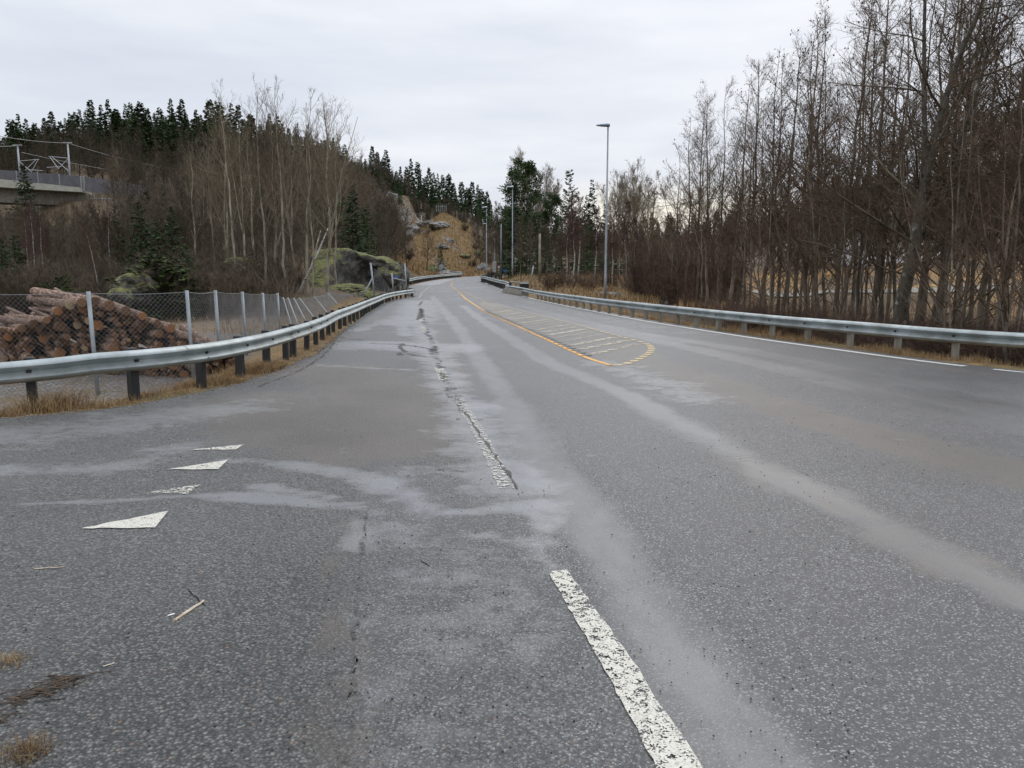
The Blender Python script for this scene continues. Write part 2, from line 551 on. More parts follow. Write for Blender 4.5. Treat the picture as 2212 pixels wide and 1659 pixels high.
def resample(pts, step):
    P = np.asarray([tuple(p) for p in pts], float)
    d = np.r_[0, np.cumsum(np.linalg.norm(np.diff(P, axis=0), axis=1))]
    n = max(2, int(round(d[-1] / step)) + 1)
    t = np.linspace(0, d[-1], n)
    return np.stack([np.interp(t, d, P[:, i]) for i in range(P.shape[1])], 1)


def smooth_poly(pts, it=3):
    P = np.asarray([tuple(p) for p in pts], float)
    for _ in range(it):
        Q = P.copy()
        Q[1:-1] = .25 * P[:-2] + .5 * P[1:-1] + .25 * P[2:]
        P = Q
    return P


def dist_poly(X, Y, poly):
    """distance of points to a polyline (world XY)"""
    D = np.full(np.shape(X), 1e9)
    for (ax, ay), (bx, by) in zip(poly[:-1], poly[1:]):
        vx, vy = bx - ax, by - ay
        t = np.clip(((X - ax) * vx + (Y - ay) * vy) / (vx * vx + vy * vy + 1e-9), 0, 1)
        D = np.minimum(D, np.hypot(X - ax - t * vx, Y - ay - t * vy))
    return D


def GP(*px):
    return [tuple(G(*p)[:2]) for p in px]


def sstep(a, b, x):
    t = np.clip((x - a) / (b - a), 0, 1)
    return t * t * (3 - 2 * t)


# ------------------------------------------------------------------ road layout
XL = [(-9, -17), (6.6, -17), (7.2, -13.5), (7.9, -9), (8.6, -5.9), (9.3, -4.95), (10, -4.6), (11.3, -4.15), (13, -4.0), (15.6, -4.02), (18.9, -4.4), (24.8, -5.2), (41.7, -7.0), (49, -7.2), (52, -6.5), (54.5, -7.4), (58, -9.0), (62, -9.4), (73, -9.7), (95, -10.1), (125, -9.7), (150, -6.9), (165, -1.5), (172, 4), (177, 12), (180, 20), (184, 44)]
XR = [(-9, 16), (2, 13.5), (8, 11), (12.7, 9.0), (13.4, 8.45), (19.1, 6.65), (26, 5.05), (35.2, 3.5), (46, 1.85), (52, 1.0), (57, .0), (58.5, -.3), (60, .2), (64, -.35), (68.4, -1.0), (76.8, -2.0), (83, -2.75), (95, -3.0), (106, -3.2), (138, -3.0), (148, -1), (156, 4), (163, 12), (168, 22), (173, 45), (184, 50)]


def xl(y):
    return lerp_tab(XL, y)


def xr(y):
    return lerp_tab(XR, y)


# ------------------------------------------------------------------ terrain
# columns: pixel column -> (distance, row of the ground) or (distance, None, z)
def cz(*a):
    return [(d, zpx(y, d) if y is not None else z) for d, y, z in [(t + (0,))[:3] if len(t) == 2 else t for t in a]]


COLS = {
    -900: cz((0, None, -.5), (36, None, -.5), (60, 600), (90, 560), (115, 500), (140, 460), (180, 430), (230, 400), (260, 385), (330, 400), (600, 500), (2000, 570)),
    0: cz((0, None, -.5), (36, None, -.5), (60, 600), (90, 560), (115, 505), (140, 460), (180, 425), (230, 395), (260, 378), (330, 395), (600, 500), (2000, 570)),
    200: cz((0, None, -.5), (36, None, -.5), (60, 602), (90, 545), (115, 490), (136, 433), (150, 428), (200, 375), (260, 328), (330, 350), (600, 500), (2000, 570)),
    400: cz((0, None, -.5), (35, None, -.45), (45, 630), (60, 600), (100, 530), (140, 465), (160, 440), (200, 385), (260, 322), (330, 345), (600, 500), (2000, 570)),
    600: cz((0, None, -.5), (33, None, -.4), (45, 634), (60, 605), (100, 530), (140, 470), (200, 390), (250, 338), (330, 352), (600, 500), (2000, 570)),
    700: cz((0, None, -.5), (33, None, -.3), (45, 636), (60, 612), (100, 540), (140, 480), (190, 400), (235, 350), (330, 385), (600, 500), (2000, 570)),
    800: cz((0, None, -.4), (40, None, -.2), (60, 622), (80, 600), (110, 560), (150, 510), (200, 450), (240, 410), (320, 392), (420, 400), (700, 510), (2000, 570)),
    880: cz((0, None, -.3), (50, None, 0), (80, 608), (120, 585), (150, 572), (190, 540), (230, 490), (250, 435), (340, 425), (420, 430), (700, 520), (2000, 570)),
    915: cz((0, None, -.3), (60, None, 0), (120, 596), (165, 588), (200, 560), (235, 500), (250, 486), (290, 500), (350, 432), (420, 440), (700, 520), (2000, 570)),
    960: cz((0, None, -.3), (60, None, 0), (120, 599), (180, 594), (205, 560), (230, 500), (250, 459), (270, 470), (310, 500), (370, 452), (450, 455), (700, 530), (2000, 570)),
    1010: cz((0, None, -.3), (60, None, 0), (120, 600), (185, 592), (210, 570), (235, 520), (255, 480), (290, 515), (380, 465), (450, 470), (700, 530), (2000, 570)),
    1060: cz((0, None, -.3), (60, None, 0), (120, 600), (185, 590), (220, 582), (260, 560), (300, 540), (380, 490), (450, 490), (700, 540), (2000, 570)),
    1120: cz((0, None, -.2), (60, None, .3), (83, None, .9), (120, 598), (185, 588), (250, 575), (380, 530), (450, 530), (700, 550), (2000, 570)),
    1300: cz((0, None, -.6), (30, None, -.5), (60, 625), (90, 606), (150, 598), (200, 590), (300, 575), (430, 540), (520, 530), (800, 545), (2000, 570)),
    1450: cz((0, None, -.9), (15, None, -1.0), (60, 633), (100, 604), (150, 592), (250, 570), (400, 528), (480, 515), (800, 540), (2000, 570)),
    1700: cz((0, None, -.9), (15, None, -1.1), (50, 680), (80, 620), (110, 580), (140, 560), (250, 535), (400, 497), (470, 488), (800, 540), (2000, 570)),
    1800: cz((0, None, -.9), (15, None, -1.1), (50, 682), (80, 612), (110, 566), (140, 548), (250, 510), (400, 450), (450, 440), (800, 520), (2000, 570)),
    1900: cz((0, None, -.9), (15, None, -1.1), (50, 682), (80, 610), (110, 562), (140, 546), (250, 500), (400, 432), (450, 418), (800, 510), (2000, 570)),
    2200: cz((0, None, -.9), (15, None, -1.1), (50, 682), (80, 605), (110, 556), (140, 542), (250, 490), (400, 415), (450, 402), (800, 500), (2000, 570)),
    3200: cz((0, None, -.9), (15, None, -1.1), (50, 682), (80, 610), (110, 562), (140, 545), (250, 500), (400, 440), (450, 430), (800, 500), (2000, 570)),
}
_CK = np.array(sorted(COLS))
_RG = np.r_[0, np.geomspace(3, 2200, 500)]
_CZ = np.array([np.interp(_RG, [a for a, _ in COLS[k]], [b for _, b in COLS[k]]) for k in _CK])
_ker = np.hanning(13)
_ker /= _ker.sum()
_CZ = np.array([np.convolve(np.r_[[r[0]] * 6, r, [r[-1]] * 6], _ker, 'valid') for r in _CZ])


def H(x, y):
    x = np.asarray(x, float)
    y = np.asarray(y, float)
    d = np.maximum(np.abs(y), .35 * np.hypot(x, y))
    px = 1106 + F * x / np.maximum(d, .5)
    px = np.clip(px, -900, 3200)
    ci = np.clip(np.searchsorted(_CK, px) - 1, 0, len(_CK) - 2)
    t = (px - _CK[ci]) / (_CK[ci + 1] - _CK[ci])
    t = t * t * (3 - 2 * t)
    di = np.clip(np.searchsorted(_RG, d) - 1, 0, len(_RG) - 2)
    u = (d - _RG[di]) / (_RG[di + 1] - _RG[di])
    z = (_CZ[ci, di] * (1 - u) + _CZ[ci, di + 1] * u) * (1 - t) + (_CZ[ci + 1, di] * (1 - u) + _CZ[ci + 1, di + 1] * u) * t
    z = z + fbm(x, y, .12, 3) * np.clip((d - 25) / 60, 0, 1) * 1.0 + fbm(x, y, .5, 9) * .10 * np.clip((d - 8) / 20, 0.3, 1)
    # road corridor
    a, b = xl(y), xr(y)
    out = np.maximum(a - x, x - b)            # >0 outside pavement
    out = np.where(y > 184, np.minimum(np.hypot(np.maximum(0, y - 184), 0) + 3 * (x < -5) + .0, 50), out)
    out = np.where(y < -9, out, out)
    left = (a - x) > (x - b)
    k = np.where(left, sstep(.25, 2.6, out), sstep(.5, 4.5, out))
    zz = zr(y) + fbm(x, y, 1.3, 5) * .02 * (out > .15)
    z = zz * (1 - k) + z * k
    z = np.where(out < 0.02, zr(y) - .14, z - .02 * (1 - k))
    z = np.where((out >= .02) & (out < .3), zr(y) - .03, z)
    return z


def Hs(x, y):
    return float(H(np.array([x]), np.array([y]))[0])


def on_slope(px, py, d0, d1):
    """distance at which the terrain is seen at a row of the photograph"""
    ds = np.linspace(d0, d1, 240)
    x = (px - 1106) * ds / F
    e = EYE + (HY - py) * ds / F - H(x, ds)
    k = np.where(e < 0)[0]
    return float(ds[k[0]]) if len(k) else float(ds[np.argmin(np.abs(e))])


def build_ground():
    # polar sheet: fine near, coarse towards the horizon
    rs = np.r_[np.geomspace(1.2, 60, 190), np.geomspace(60.5, 520, 210), np.geomspace(530, 2500, 24)]
    az = np.r_[np.radians(np.arange(-180, -44, 4.0)), np.radians(np.arange(-44, 44.01, .22)), np.radians(np.arange(48, 180.1, 4.0))]
    A, R = np.meshgrid(az, rs)
    X, Y = np.sin(A) * R, np.cos(A) * R
    Z = H(X.ravel(), Y.ravel()).reshape(X.shape)
    Z[R > 520] = np.minimum(Z[R > 520], 60)
    n, mcols = X.shape
    V = np.stack([X.ravel(), Y.ravel(), Z.ravel()], 1)
    i, j = np.meshgrid(np.arange(n - 1), np.arange(mcols - 1), indexing='ij')
    q = (i * mcols + j).ravel()
    Q = np.stack([q, q + 1, q + mcols + 1, q + mcols], 1)[:, ::-1]
    x, y = X.ravel(), Y.ravel()
    px = 1106 + F * x / np.maximum(y, .5)
    out = np.maximum(xl(y) - x, x - xr(y))
    nb = fbm(x, y, .35, 21)
    left = x < xl(y)
    lot = (left & (y < 34 + 3 * nb) & (y > -40)).astype(float) * sstep(.8, 2.0, out)
    lot = lot * np.clip(1 - sstep(31, 36, y + 3 * nb), 0, 1)
    grass = np.clip(1 - sstep(1.2, 2.6, out + nb), 0, 1) * (y < 140)
    grass = np.maximum(grass, ((px > 845) & (px < 1120) & (y > 120)) * sstep(845, 900, px) * (1 - sstep(1060, 1110, px)) * (1 - sstep(262, 300, y)))
    grass = np.maximum(grass, ((px > 1100) & (px < 1420) & (y > 45) & (y < 120)) * .8)
    grass = np.maximum(grass, .8 * np.exp(-((y - 30 - 3 * nb) / 3.0) ** 2) * left * (x > -26))
    grass = np.maximum(grass, np.clip(fbm(x, y, .06, 31), 0, 1) * .45 * ((px < 880) & (y > 60)))
    field = ((px > 1450) & (y > 44 + 6 * nb) & (y < 112 + 8 * nb)) * np.clip(.45 + 1.3 * fbm(x, y, .09, 35), .08, 1)
    rock = ((px > 690) & (px < 900) & (y > 180) & (y < 262)) * sstep(.0, .5, fbm(x, y, .08, 41) + .30)
    rock = np.maximum(rock, ((px > 350) & (px < 500) & (y > 120) & (y < 190)) * sstep(.1, .4, fbm(x, y, .1, 44)))
    rock = np.maximum(rock, ((px > 850) & (px < 1080) & (y > 170) & (y < 262)) * sstep(.28, .5, fbm(x, y, .22, 47)))
    me = npmesh('ground', V, Q, M['ground'], smooth=True, attrs={'gravel': lot, 'grass': grass, 'field': field, 'rock': rock})
    tag(link('ground', me), kind='structure')


def build_road():
    ys = np.r_[np.arange(-9, 1.2, .6), np.geomspace(1.3, 60, 420), np.geomspace(60.5, 184, 90)]
    nc = 190
    s = np.linspace(0, 1, nc)
    a, b = xl(ys), xr(ys)
    X = a[:, None] + (b - a)[:, None] * s[None, :]
    Y = np.repeat(ys[:, None], nc, 1)
    x, y = X.ravel(), Y.ravel()
    z = zr(y)
    n1 = fbm(x, y, 1.1, 51)
    n2 = fbm(x, y, .45, 55)
    # ragged edge
    e = np.zeros((len(ys), nc))
    e[:, 0] = -.10 * fbm(ys, ys * 0, 1.3, 61)
    e[:, -1] = .10 * fbm(ys, ys * 0, 1.3, 63)
    x = x + e.ravel()
    z = z - .02 * (np.abs(e.ravel()) > 0)
    # left boundary of the driving lane
    lane = GP((1420, 1659), (1183, 1237), (1077, 1055), (980, 862), (950, 800), (930, 740), (915, 690), (908, 665), (905, 645), (912, 632), (930, 618), (960, 607))
    lx = np.interp(y, [p[1] for p in lane], [p[0] for p in lane])
    inlane = sstep(-.15, .15, x - lx + .08 * n1)

    def band(pts, w, soft=.6, jit=.10):
        d = dist_poly(x, y, GP(*pts)) + jit * n1
        return np.clip(1 - sstep(w * (1 - soft), w * (1 + soft), d), 0, 1)

    track = .9 * band([(935, 640), (985, 700), (1090, 850), (1170, 1000), (1290, 1150), (1450, 1400), (1640, 1659)], .19)
    track = np.maximum(track, band([(1000, 660), (1040, 690), (1180, 780), (1350, 850), (1500, 930), (1700, 1040), (1850, 1110), (2212, 1300)], .18))
    track = np.maximum(track, .8 * band([(1120, 660), (1350, 715), (1600, 755), (1900, 815), (2212, 880)], .28))
    track = np.maximum(track, .8 * band([(1060, 655), (1240, 698), (1420, 735), (1700, 800), (2212, 930)], .30))
    dirt = .36 * band([(1600, 1000), (1800, 1085), (2000, 1180), (2212, 1290)], .38)
    dirt = np.maximum(dirt, .62 * band([(1400, 780), (1560, 835), (1760, 905), (2000, 975), (2212, 1030)], .55))
    dirt = np.maximum(dirt, .6 * band([(1600, 735), (1800, 765), (2000, 790), (2212, 820)], .12))
    dirt = np.maximum(dirt, .85 * band([(640, 800), (760, 800), (830, 860), (800, 960), (650, 930), (560, 870)], .85, .9))
    dirt = np.maximum(dirt, .7 * band([(700, 690), (800, 690)], 1.0, .9))
    dirt = np.maximum(dirt, .42 * band([(772, 1130), (750, 1300), (715, 1659)], .16, .9))
    dirt = np.maximum(dirt, .5 * band([(950, 715), (975, 770), (1010, 850)], .16))
    med = (y > 14) & (y < 60)
    yl_ = GP((1320, 790), (1270, 775), (1190, 738), (1118, 705), (1050, 675), (1000, 640))
    yr_ = GP((1405, 745), (1330, 725), (1240, 700), (1150, 678), (1080, 660), (1020, 640))
    ylx = np.interp(y, [p[1] for p in yl_], [p[0] for p in yl_])
    yrx = np.interp(y, [p[1] for p in yr_], [p[0] for p in yr_])
    dirt = np.maximum(dirt, .55 * med * sstep(0, .3, x - ylx) * sstep(0, .3, yrx - x))
    coarse = (1 - inlane) * np.clip(.75 + .5 * n2, 0, 1)
    coarse *= 1 - .75 * sstep(10, 18, y)
    # bluish wetter strip between the joint and the lane line
    jx = np.interp(y, [2, 4.6, 5.3, 8], [-.55, -.95, -1.05, -1.2])
    strip = sstep(-.05, .1, x - jx) * (1 - inlane) * (y < 6.5)
    coarse = np.clip(coarse - .45 * strip, 0, 1)
    wet = .04 + .14 * n2 + .22 * sstep(12, 28, y)  # film grows with distance, so more sheen is painted into the far road
    wet = np.maximum(wet, .30 * strip + .10 * n2)

    def wband(pts, w, k):
        nonlocal wet
        wet = np.maximum(wet, k * band(pts, w, .9, .25))
    wband([(0, 1092), (250, 1082), (430, 1072), (600, 1078), (780, 1100), (900, 1130), (1060, 1165), (1170, 1180)], .10, 1)
    wband([(560, 1050), (700, 1068), (800, 1100), (960, 1120), (1080, 1150)], .07, 1)
    wband([(640, 1000), (760, 1022), (880, 1062), (1000, 1130)], .06, .9)
    wband([(0, 1060), (200, 1050), (300, 1040)], .12, .7)
    wband([(700, 790), (900, 800)], .10, .6)
    wband([(640, 735), (760, 745), (930, 742)], .22, 1)
    wband([(780, 705), (850, 690), (905, 692)], .12, .8)
    wband([(480, 995), (620, 1000), (740, 1020), (840, 1050), (930, 1110), (1120, 1100)], .16, .85)
    wband([(0, 940), (150, 930), (330, 900), (500, 880)], .7, .6)
    wband([(0, 1020), (250, 1010), (420, 960)], .30, .6)
    wband([(790, 1105), (785, 1180)], .12, .9)
    wband([(1165, 1090), (1160, 1180), (1180, 1235)], .13, 1)
    wband([(720, 748), (800, 745), (900, 750), (960, 752)], .9, 1)
    wband([(870, 700), (900, 680), (905, 650)], .9, .9)
    wband([(905, 700), (935, 760), (985, 860), (1090, 1050)], .35, .75)
    wband([(760, 715), (860, 690), (880, 725)], .25, .7)
    wband([(800, 645), (880, 640)], .5, .9)
    wband([(920, 615), (960, 603)], 1.3, 1)
    wband([(1290, 785), (1340, 790), (1500, 860)], .5, .5)
    wet = np.clip(wet, 0, 1)
    grit = (1 - inlane) * .8 + .85 * band([(1420, 770), (1560, 800), (1760, 850), (2000, 900), (2212, 960)], .35, .9)
    grit = np.maximum(grit, 1.0 * band([(830, 1080), (1000, 1110), (1150, 1170), (1200, 1230), (1230, 1300)], .32, .9, .2))
    grit = np.clip(grit, 0, 1)
    # shallow relief: joint and ruts
    z = z - .016 * np.exp(-((x - jx) / .04) ** 2) * (y < 6) - .008 * track
    n, mc = X.shape
    V = np.stack([x, y, z], 1)
    i, j = np.meshgrid(np.arange(n - 1), np.arange(mc - 1), indexing='ij')
    q = (i * mc + j).ravel()
    Q = np.stack([q, q + 1, q + mc + 1, q + mc], 1)
    me = npmesh('road', V, Q, M['asphalt'], smooth=True, attrs=dict(coarse=coarse, dirt=dirt, wet=wet, track=track, grit=grit))
    tag(link('road', me), kind='structure')


def strip_mesh(name, L, R, m, dz=.006, wear=0.0, step=.12, jag=0.0):
    """flat marking between two world polylines (same length)"""
    L = np.asarray(L, float)[:, :2]
    R = np.asarray(R, float)[:, :2]
    ln = np.linalg.norm(np.diff(L, axis=0), axis=1).sum()
    n = max(2, int(ln / step) + 1)

    def rs(P):
        d = np.r_[0, np.cumsum(np.linalg.norm(np.diff(P, axis=0), axis=1))]
        t = np.linspace(0, d[-1], n)
        return np.stack([np.interp(t, d, P[:, k]) for k in (0, 1)], 1)
    L, R = rs(L), rs(R)
    if jag:
        L = L + rng.normal(0, jag, L.shape)
        R = R + rng.normal(0, jag, R.shape)
    P = np.concatenate([L, R])
    V = np.c_[P, zr(P[:, 1]) + dz]
    i = np.arange(n - 1)
    Q = np.stack([i, i + n, i + n + 1, i + 1], 1)
    w = wear(np.concatenate([L, R])) if callable(wear) else np.full(len(V), wear)
    return V, Q, w


def marking(name, parts, m):
    Vs, Qs, Ws = [], [], []
    k = 0
    for V, Q, w in parts:
        Vs.append(V)
        Qs.append(Q + k)
        Ws.append(w)
        k += len(V)
    me = npmesh(name, np.concatenate(Vs), np.concatenate(Qs), m, attrs={'wear': np.concatenate(Ws)})
    return tag(link(name, me), kind='structure')


def offset(P, w):
    P = np.asarray(P, float)[:, :2]
    t = np.gradient(P, axis=0)
    t /= np.linalg.norm(t, axis=1)[:, None] + 1e-9
    nrm = np.c_[t[:, 1], -t[:, 0]]
    return P + nrm * w / 2, P - nrm * w / 2


def build_markings():
    # dashes of the near lane line
    a = GP((1420, 1659), (1300, 1440), (1183, 1237))
    b = GP((1518, 1659), (1362, 1425), (1226, 1235))
    a.insert(0, (a[0][0] + .14, a[0][1] - .8))
    b.insert(0, (b[0][0] + .16, b[0][1] - .8))
    marking('lane_line_dash', [strip_mesh('', a, b, None, wear=lambda P: .05 + .09 * (P[:, 1] > 3.6) * (P[:, 0] > .36), step=.06, jag=.004)], M['white'])
    a = GP((1077, 1055), (1030, 950), (980, 862))
    b = GP((1113, 1055), (1060, 955), (1001, 862))
    marking('lane_line_dash', [strip_mesh('', a, b, None, wear=.15, step=.08, jag=.008)], M['white'])
    parts = []
    for p0, p1 in (((948, 795), (960, 822)), ((913, 706), (917, 716)), ((907, 686), (911, 694))):
        c = GP(p0, p1)
        parts.append(strip_mesh('', *offset(c, .16), None, wear=.10, step=.1))
    far = smooth_poly(resample(GP((905, 645), (912, 632), (930, 618), (960, 607), (1000, 600)), 1.0), 6)
    parts.append(strip_mesh('', *offset(far, .12), None, wear=.12, step=.5))
    marking('edge_line', parts, M['white'])
    # right edge line
    full = smooth_poly(resample(GP((2212, 805), (2110, 797), (2080, 793), (1640, 733), (1400, 695), (1250, 667), (1130, 640), (1080, 625), (1050, 612), (1043, 604), (1060, 597)), .5), 8)
    y = full[:, 1]
    ext = np.array([[full[0, 0] + 2.6, full[0, 1] - 3.0], [full[0, 0] + .05, full[0, 1] - .06]])
    segs = [np.r_[ext, full[y < 13.25]], full[(y > 13.45) & (y < 50)]]
    for s0 in np.arange(51, 78, 3.0):
        segs.append(full[(y > s0) & (y < s0 + 1.7)])
    segs.append(full[y > 79])
    marking('edge_line', [strip_mesh('', *offset(s, .13 if s[0][1] < 13 else .17), None, wear=lambda P: .01 - .22 * sstep(14, 22, P[:, 1]), step=.3) for s in segs if len(s) > 2], M['linewhite'])
    # yellow lines of the median
    yl = smooth_poly(resample(GP((1320, 790), (1270, 775), (1190, 738), (1118, 705), (1050, 675), (1000, 640), (975, 618), (978, 608), (1010, 601)), .25), 6)
    yr = smooth_poly(resample(GP((1390, 740), (1330, 725), (1240, 700), (1150, 678), (1080, 660), (1020, 640), (990, 622)), .25), 6)
    tip = smooth_poly(resample(GP((1320, 790), (1345, 789), (1378, 777), (1402, 764), (1408, 755), (1404, 747), (1390, 740)), .08), 1)

    def wfar(P):
        return .02 + .10 * sstep(20, 30, P[:, 1]) * (1 - sstep(34, 40, P[:, 1])) + .12 * sstep(50, 58, P[:, 1])
    parts = [strip_mesh('', *offset(yl, .105), None, wear=wfar, step=.15, jag=.003)]
    # dashed look of the right line and the tip, cut by the milled grooves
    marking('median_line', parts, M['yellow'])
    parts = []
    for P, on, off_, w in ((yr, .36, .18, .11), (tip, .26, .14, .15)):
        d = np.r_[0, np.cumsum(np.linalg.norm(np.diff(P, axis=0), axis=1))]
        t = 0
        while t + on < d[-1]:
            tt = np.linspace(t, t + on, 5)
            seg = np.stack([np.interp(tt, d, P[:, k]) for k in (0, 1)], 1)
            parts.append(strip_mesh('', *offset(seg, w), None, wear=-.03 + .07 * (t > 6), step=.1))
            t += on + off_
    marking('median_line', parts, M['midyellow'])
    # milled rumble grooves beside the left yellow line
    d = np.r_[0, np.cumsum(np.linalg.norm(np.diff(yl, axis=0), axis=1))]
    parts = []
    t = 1.6
    while t < 20:
        p = np.array([np.interp(t, d, yl[:, k]) for k in (0, 1)])
        q = np.array([np.interp(t + .05, d, yl[:, k]) for k in (0, 1)])
        tg = (q - p) / np.linalg.norm(q - p)
        nr = np.array([tg[1], -tg[0]])
        if nr[0] < 0:
            nr = -nr
        parts.append(strip_mesh('', np.array([p + nr * -.02, p + nr * -.02 + tg * .11]), np.array([p + nr * .20, p + nr * .20 + tg * .10]), None, dz=.012, wear=-.1 + .2 * random.random(), step=.1))
        t += .48
    marking('rumble_strip', parts, M['crack'])
    # hatching in the median: worn diagonals
    parts, parts2 = [], []
    for k, yy in enumerate(np.arange(15.6, 46, .95)):
        x0 = np.interp(yy, yl[:, 1][np.argsort(yl[:, 1])], yl[:, 0][np.argsort(yl[:, 1])]) + .3
        y1 = yy + 2.2
        x1 = np.interp(max(y1, 17.6), yr[:, 1], yr[:, 0]) - .2
        if x1 < x0 + .25:
            continue
        c = np.array([[x0, yy], [x1, y1]])
        (parts2 if k > 5 and k % 2 else parts).append(strip_mesh('', *offset(c, .22), None, dz=.006, wear=-.06 + .15 * random.random(), step=.15, jag=.012))
    marking('hatched_median', parts, M['paleyellow'])
    marking('hatched_median', parts2, M['paleyellow'])
    # give-way triangles across the side road
    tri = [((180, 1143), (365, 1105), (333, 1143)), ((305, 1069), (432, 1047), (405, 1069)), ((363, 1016), (492, 996), (470, 1016)), ((415, 973), (527, 961), (508, 973))]
    for k, t in enumerate(tri):
        p = GP(*t)
        n = 10
        L = [tuple(np.array(p[0]) + (np.array(p[1]) - np.array(p[0])) * i / n) for i in range(n + 1)]
        R = [tuple(np.array(p[0]) + (np.array(p[2]) - np.array(p[0])) * i / n) for i in range(n + 1)]
        marking('give_way_triangle', [strip_mesh('', L, R, None, wear=(-.03, .12, .02, .06)[k], step=.06, jag=.006)], M['white'])
    # broken joint and cracks along the shoulder
    parts = []
    j = smooth_poly(resample(GP((1004, 890), (985, 858), (962, 820), (945, 775), (938, 755), (925, 720), (915, 690), (908, 665)), .15), 2)
    j[:, 0] += .07 * fbm(j[:, 1], j[:, 1] * 0, 2.2, 71)
    wj = .04 + .06 * np.clip(fbm(j[:, 1], j[:, 1] * 0, .9, 72) + .35, 0, 1)
    L = j - np.c_[wj * 1.2, wj * 0]
    R = j + np.c_[wj, wj * 0]
    parts.append(strip_mesh('', L, R, None, dz=.007, wear=lambda P: .06 + .11 * (vnoise(P[:, 1], P[:, 0], 1.9, 5) > .05), step=.06, jag=.035))

    def crk(pts, w, jag=.03, wear=.05):
        c = smooth_poly(resample(GP(*pts), .12), 1)
        c = c + rng.normal(0, jag, c.shape)
        parts.append(strip_mesh('', *offset(c, w), None, dz=.007, wear=wear, step=.1, jag=.01))
    crk([(938, 756), (900, 749), (862, 744), (800, 742)], .07)
    crk([(868, 742), (874, 760), (862, 768)], .08, .05)
    crk([(945, 772), (905, 770), (880, 764)], .05)
    crk([(750, 733), (815, 735)], .06, .02, .1)
    crk([(1005, 890), (1060, 975), (1110, 1040), (1117, 1058)], .022, .006, .02)
    crk([(930, 1015), (1003, 1020)], .02, .01, .1)
    crk([(982, 838), (1010, 836)], .03)
    crk([(985, 905), (1030, 908), (1052, 908)], .05, .03, .1)
    crk([(788, 1108), (784, 1180), (776, 1300), (764, 1450), (748, 1655)], .009, .003, .13)
    crk([(905, 660), (911, 652)], .10)
    crk([(911, 668), (906, 690)], .16, .05, -.05)
    crk([(918, 684), (935, 686)], .10, .02, .05)
    crk([(555, 836), (640, 806), (700, 768), (725, 737)], .035, .012, .06)
    marking('pavement_crack', parts, M['crack'])


# ------------------------------------------------------------------ guardrails
WPROF = [(-.012, 0), (.025, .008), (.074, .045), (.078, .075), (.024, .122), (.0, .155), (.024, .188), (.078, .235), (.074, .265), (.025, .302), (-.012, .31)]


def w_beam(path, ztop, hgt, side, name, parent):
    """corrugated beam swept along path (n,2); side=+1: bulges to +x side"""
    P = np.asarray(path)
    t = np.gradient(P, axis=0)
    t /= np.linalg.norm(t, axis=1)[:, None]
    nr = np.c_[t[:, 1], -t[:, 0]] * side
    k = len(WPROF)
    th = .006
    V = []
    for i in range(len(P)):
        zt = ztop[i]
        h = hgt[i] if hasattr(hgt, '__len__') else hgt
        f = [(P[i, 0] + nr[i, 0] * a, P[i, 1] + nr[i, 1] * a, zt - h + c * h / .31) for a, c in WPROF]
        bk = [(P[i, 0] + nr[i, 0] * (a - th), P[i, 1] + nr[i, 1] * (a - th), zt - h + c * h / .31) for a, c in WPROF]
        V += f + bk[::-1]
    m = 2 * k
    Q = [(i * m + j, i * m + (j + 1) % m, (i + 1) * m + (j + 1) % m, (i + 1) * m + j) for i in range(len(P) - 1) for j in range(m)]
    me = npmesh(name, V, Q, M['rail'], smooth=False)
    # smooth shading across corrugation
    me.polygons.foreach_set('use_smooth', np.ones(len(Q), bool))
    o = link(name, me, parent)
    mod = o.modifiers.new('es', 'EDGE_SPLIT')
    mod.split_angle = math.radians(55)
    return o


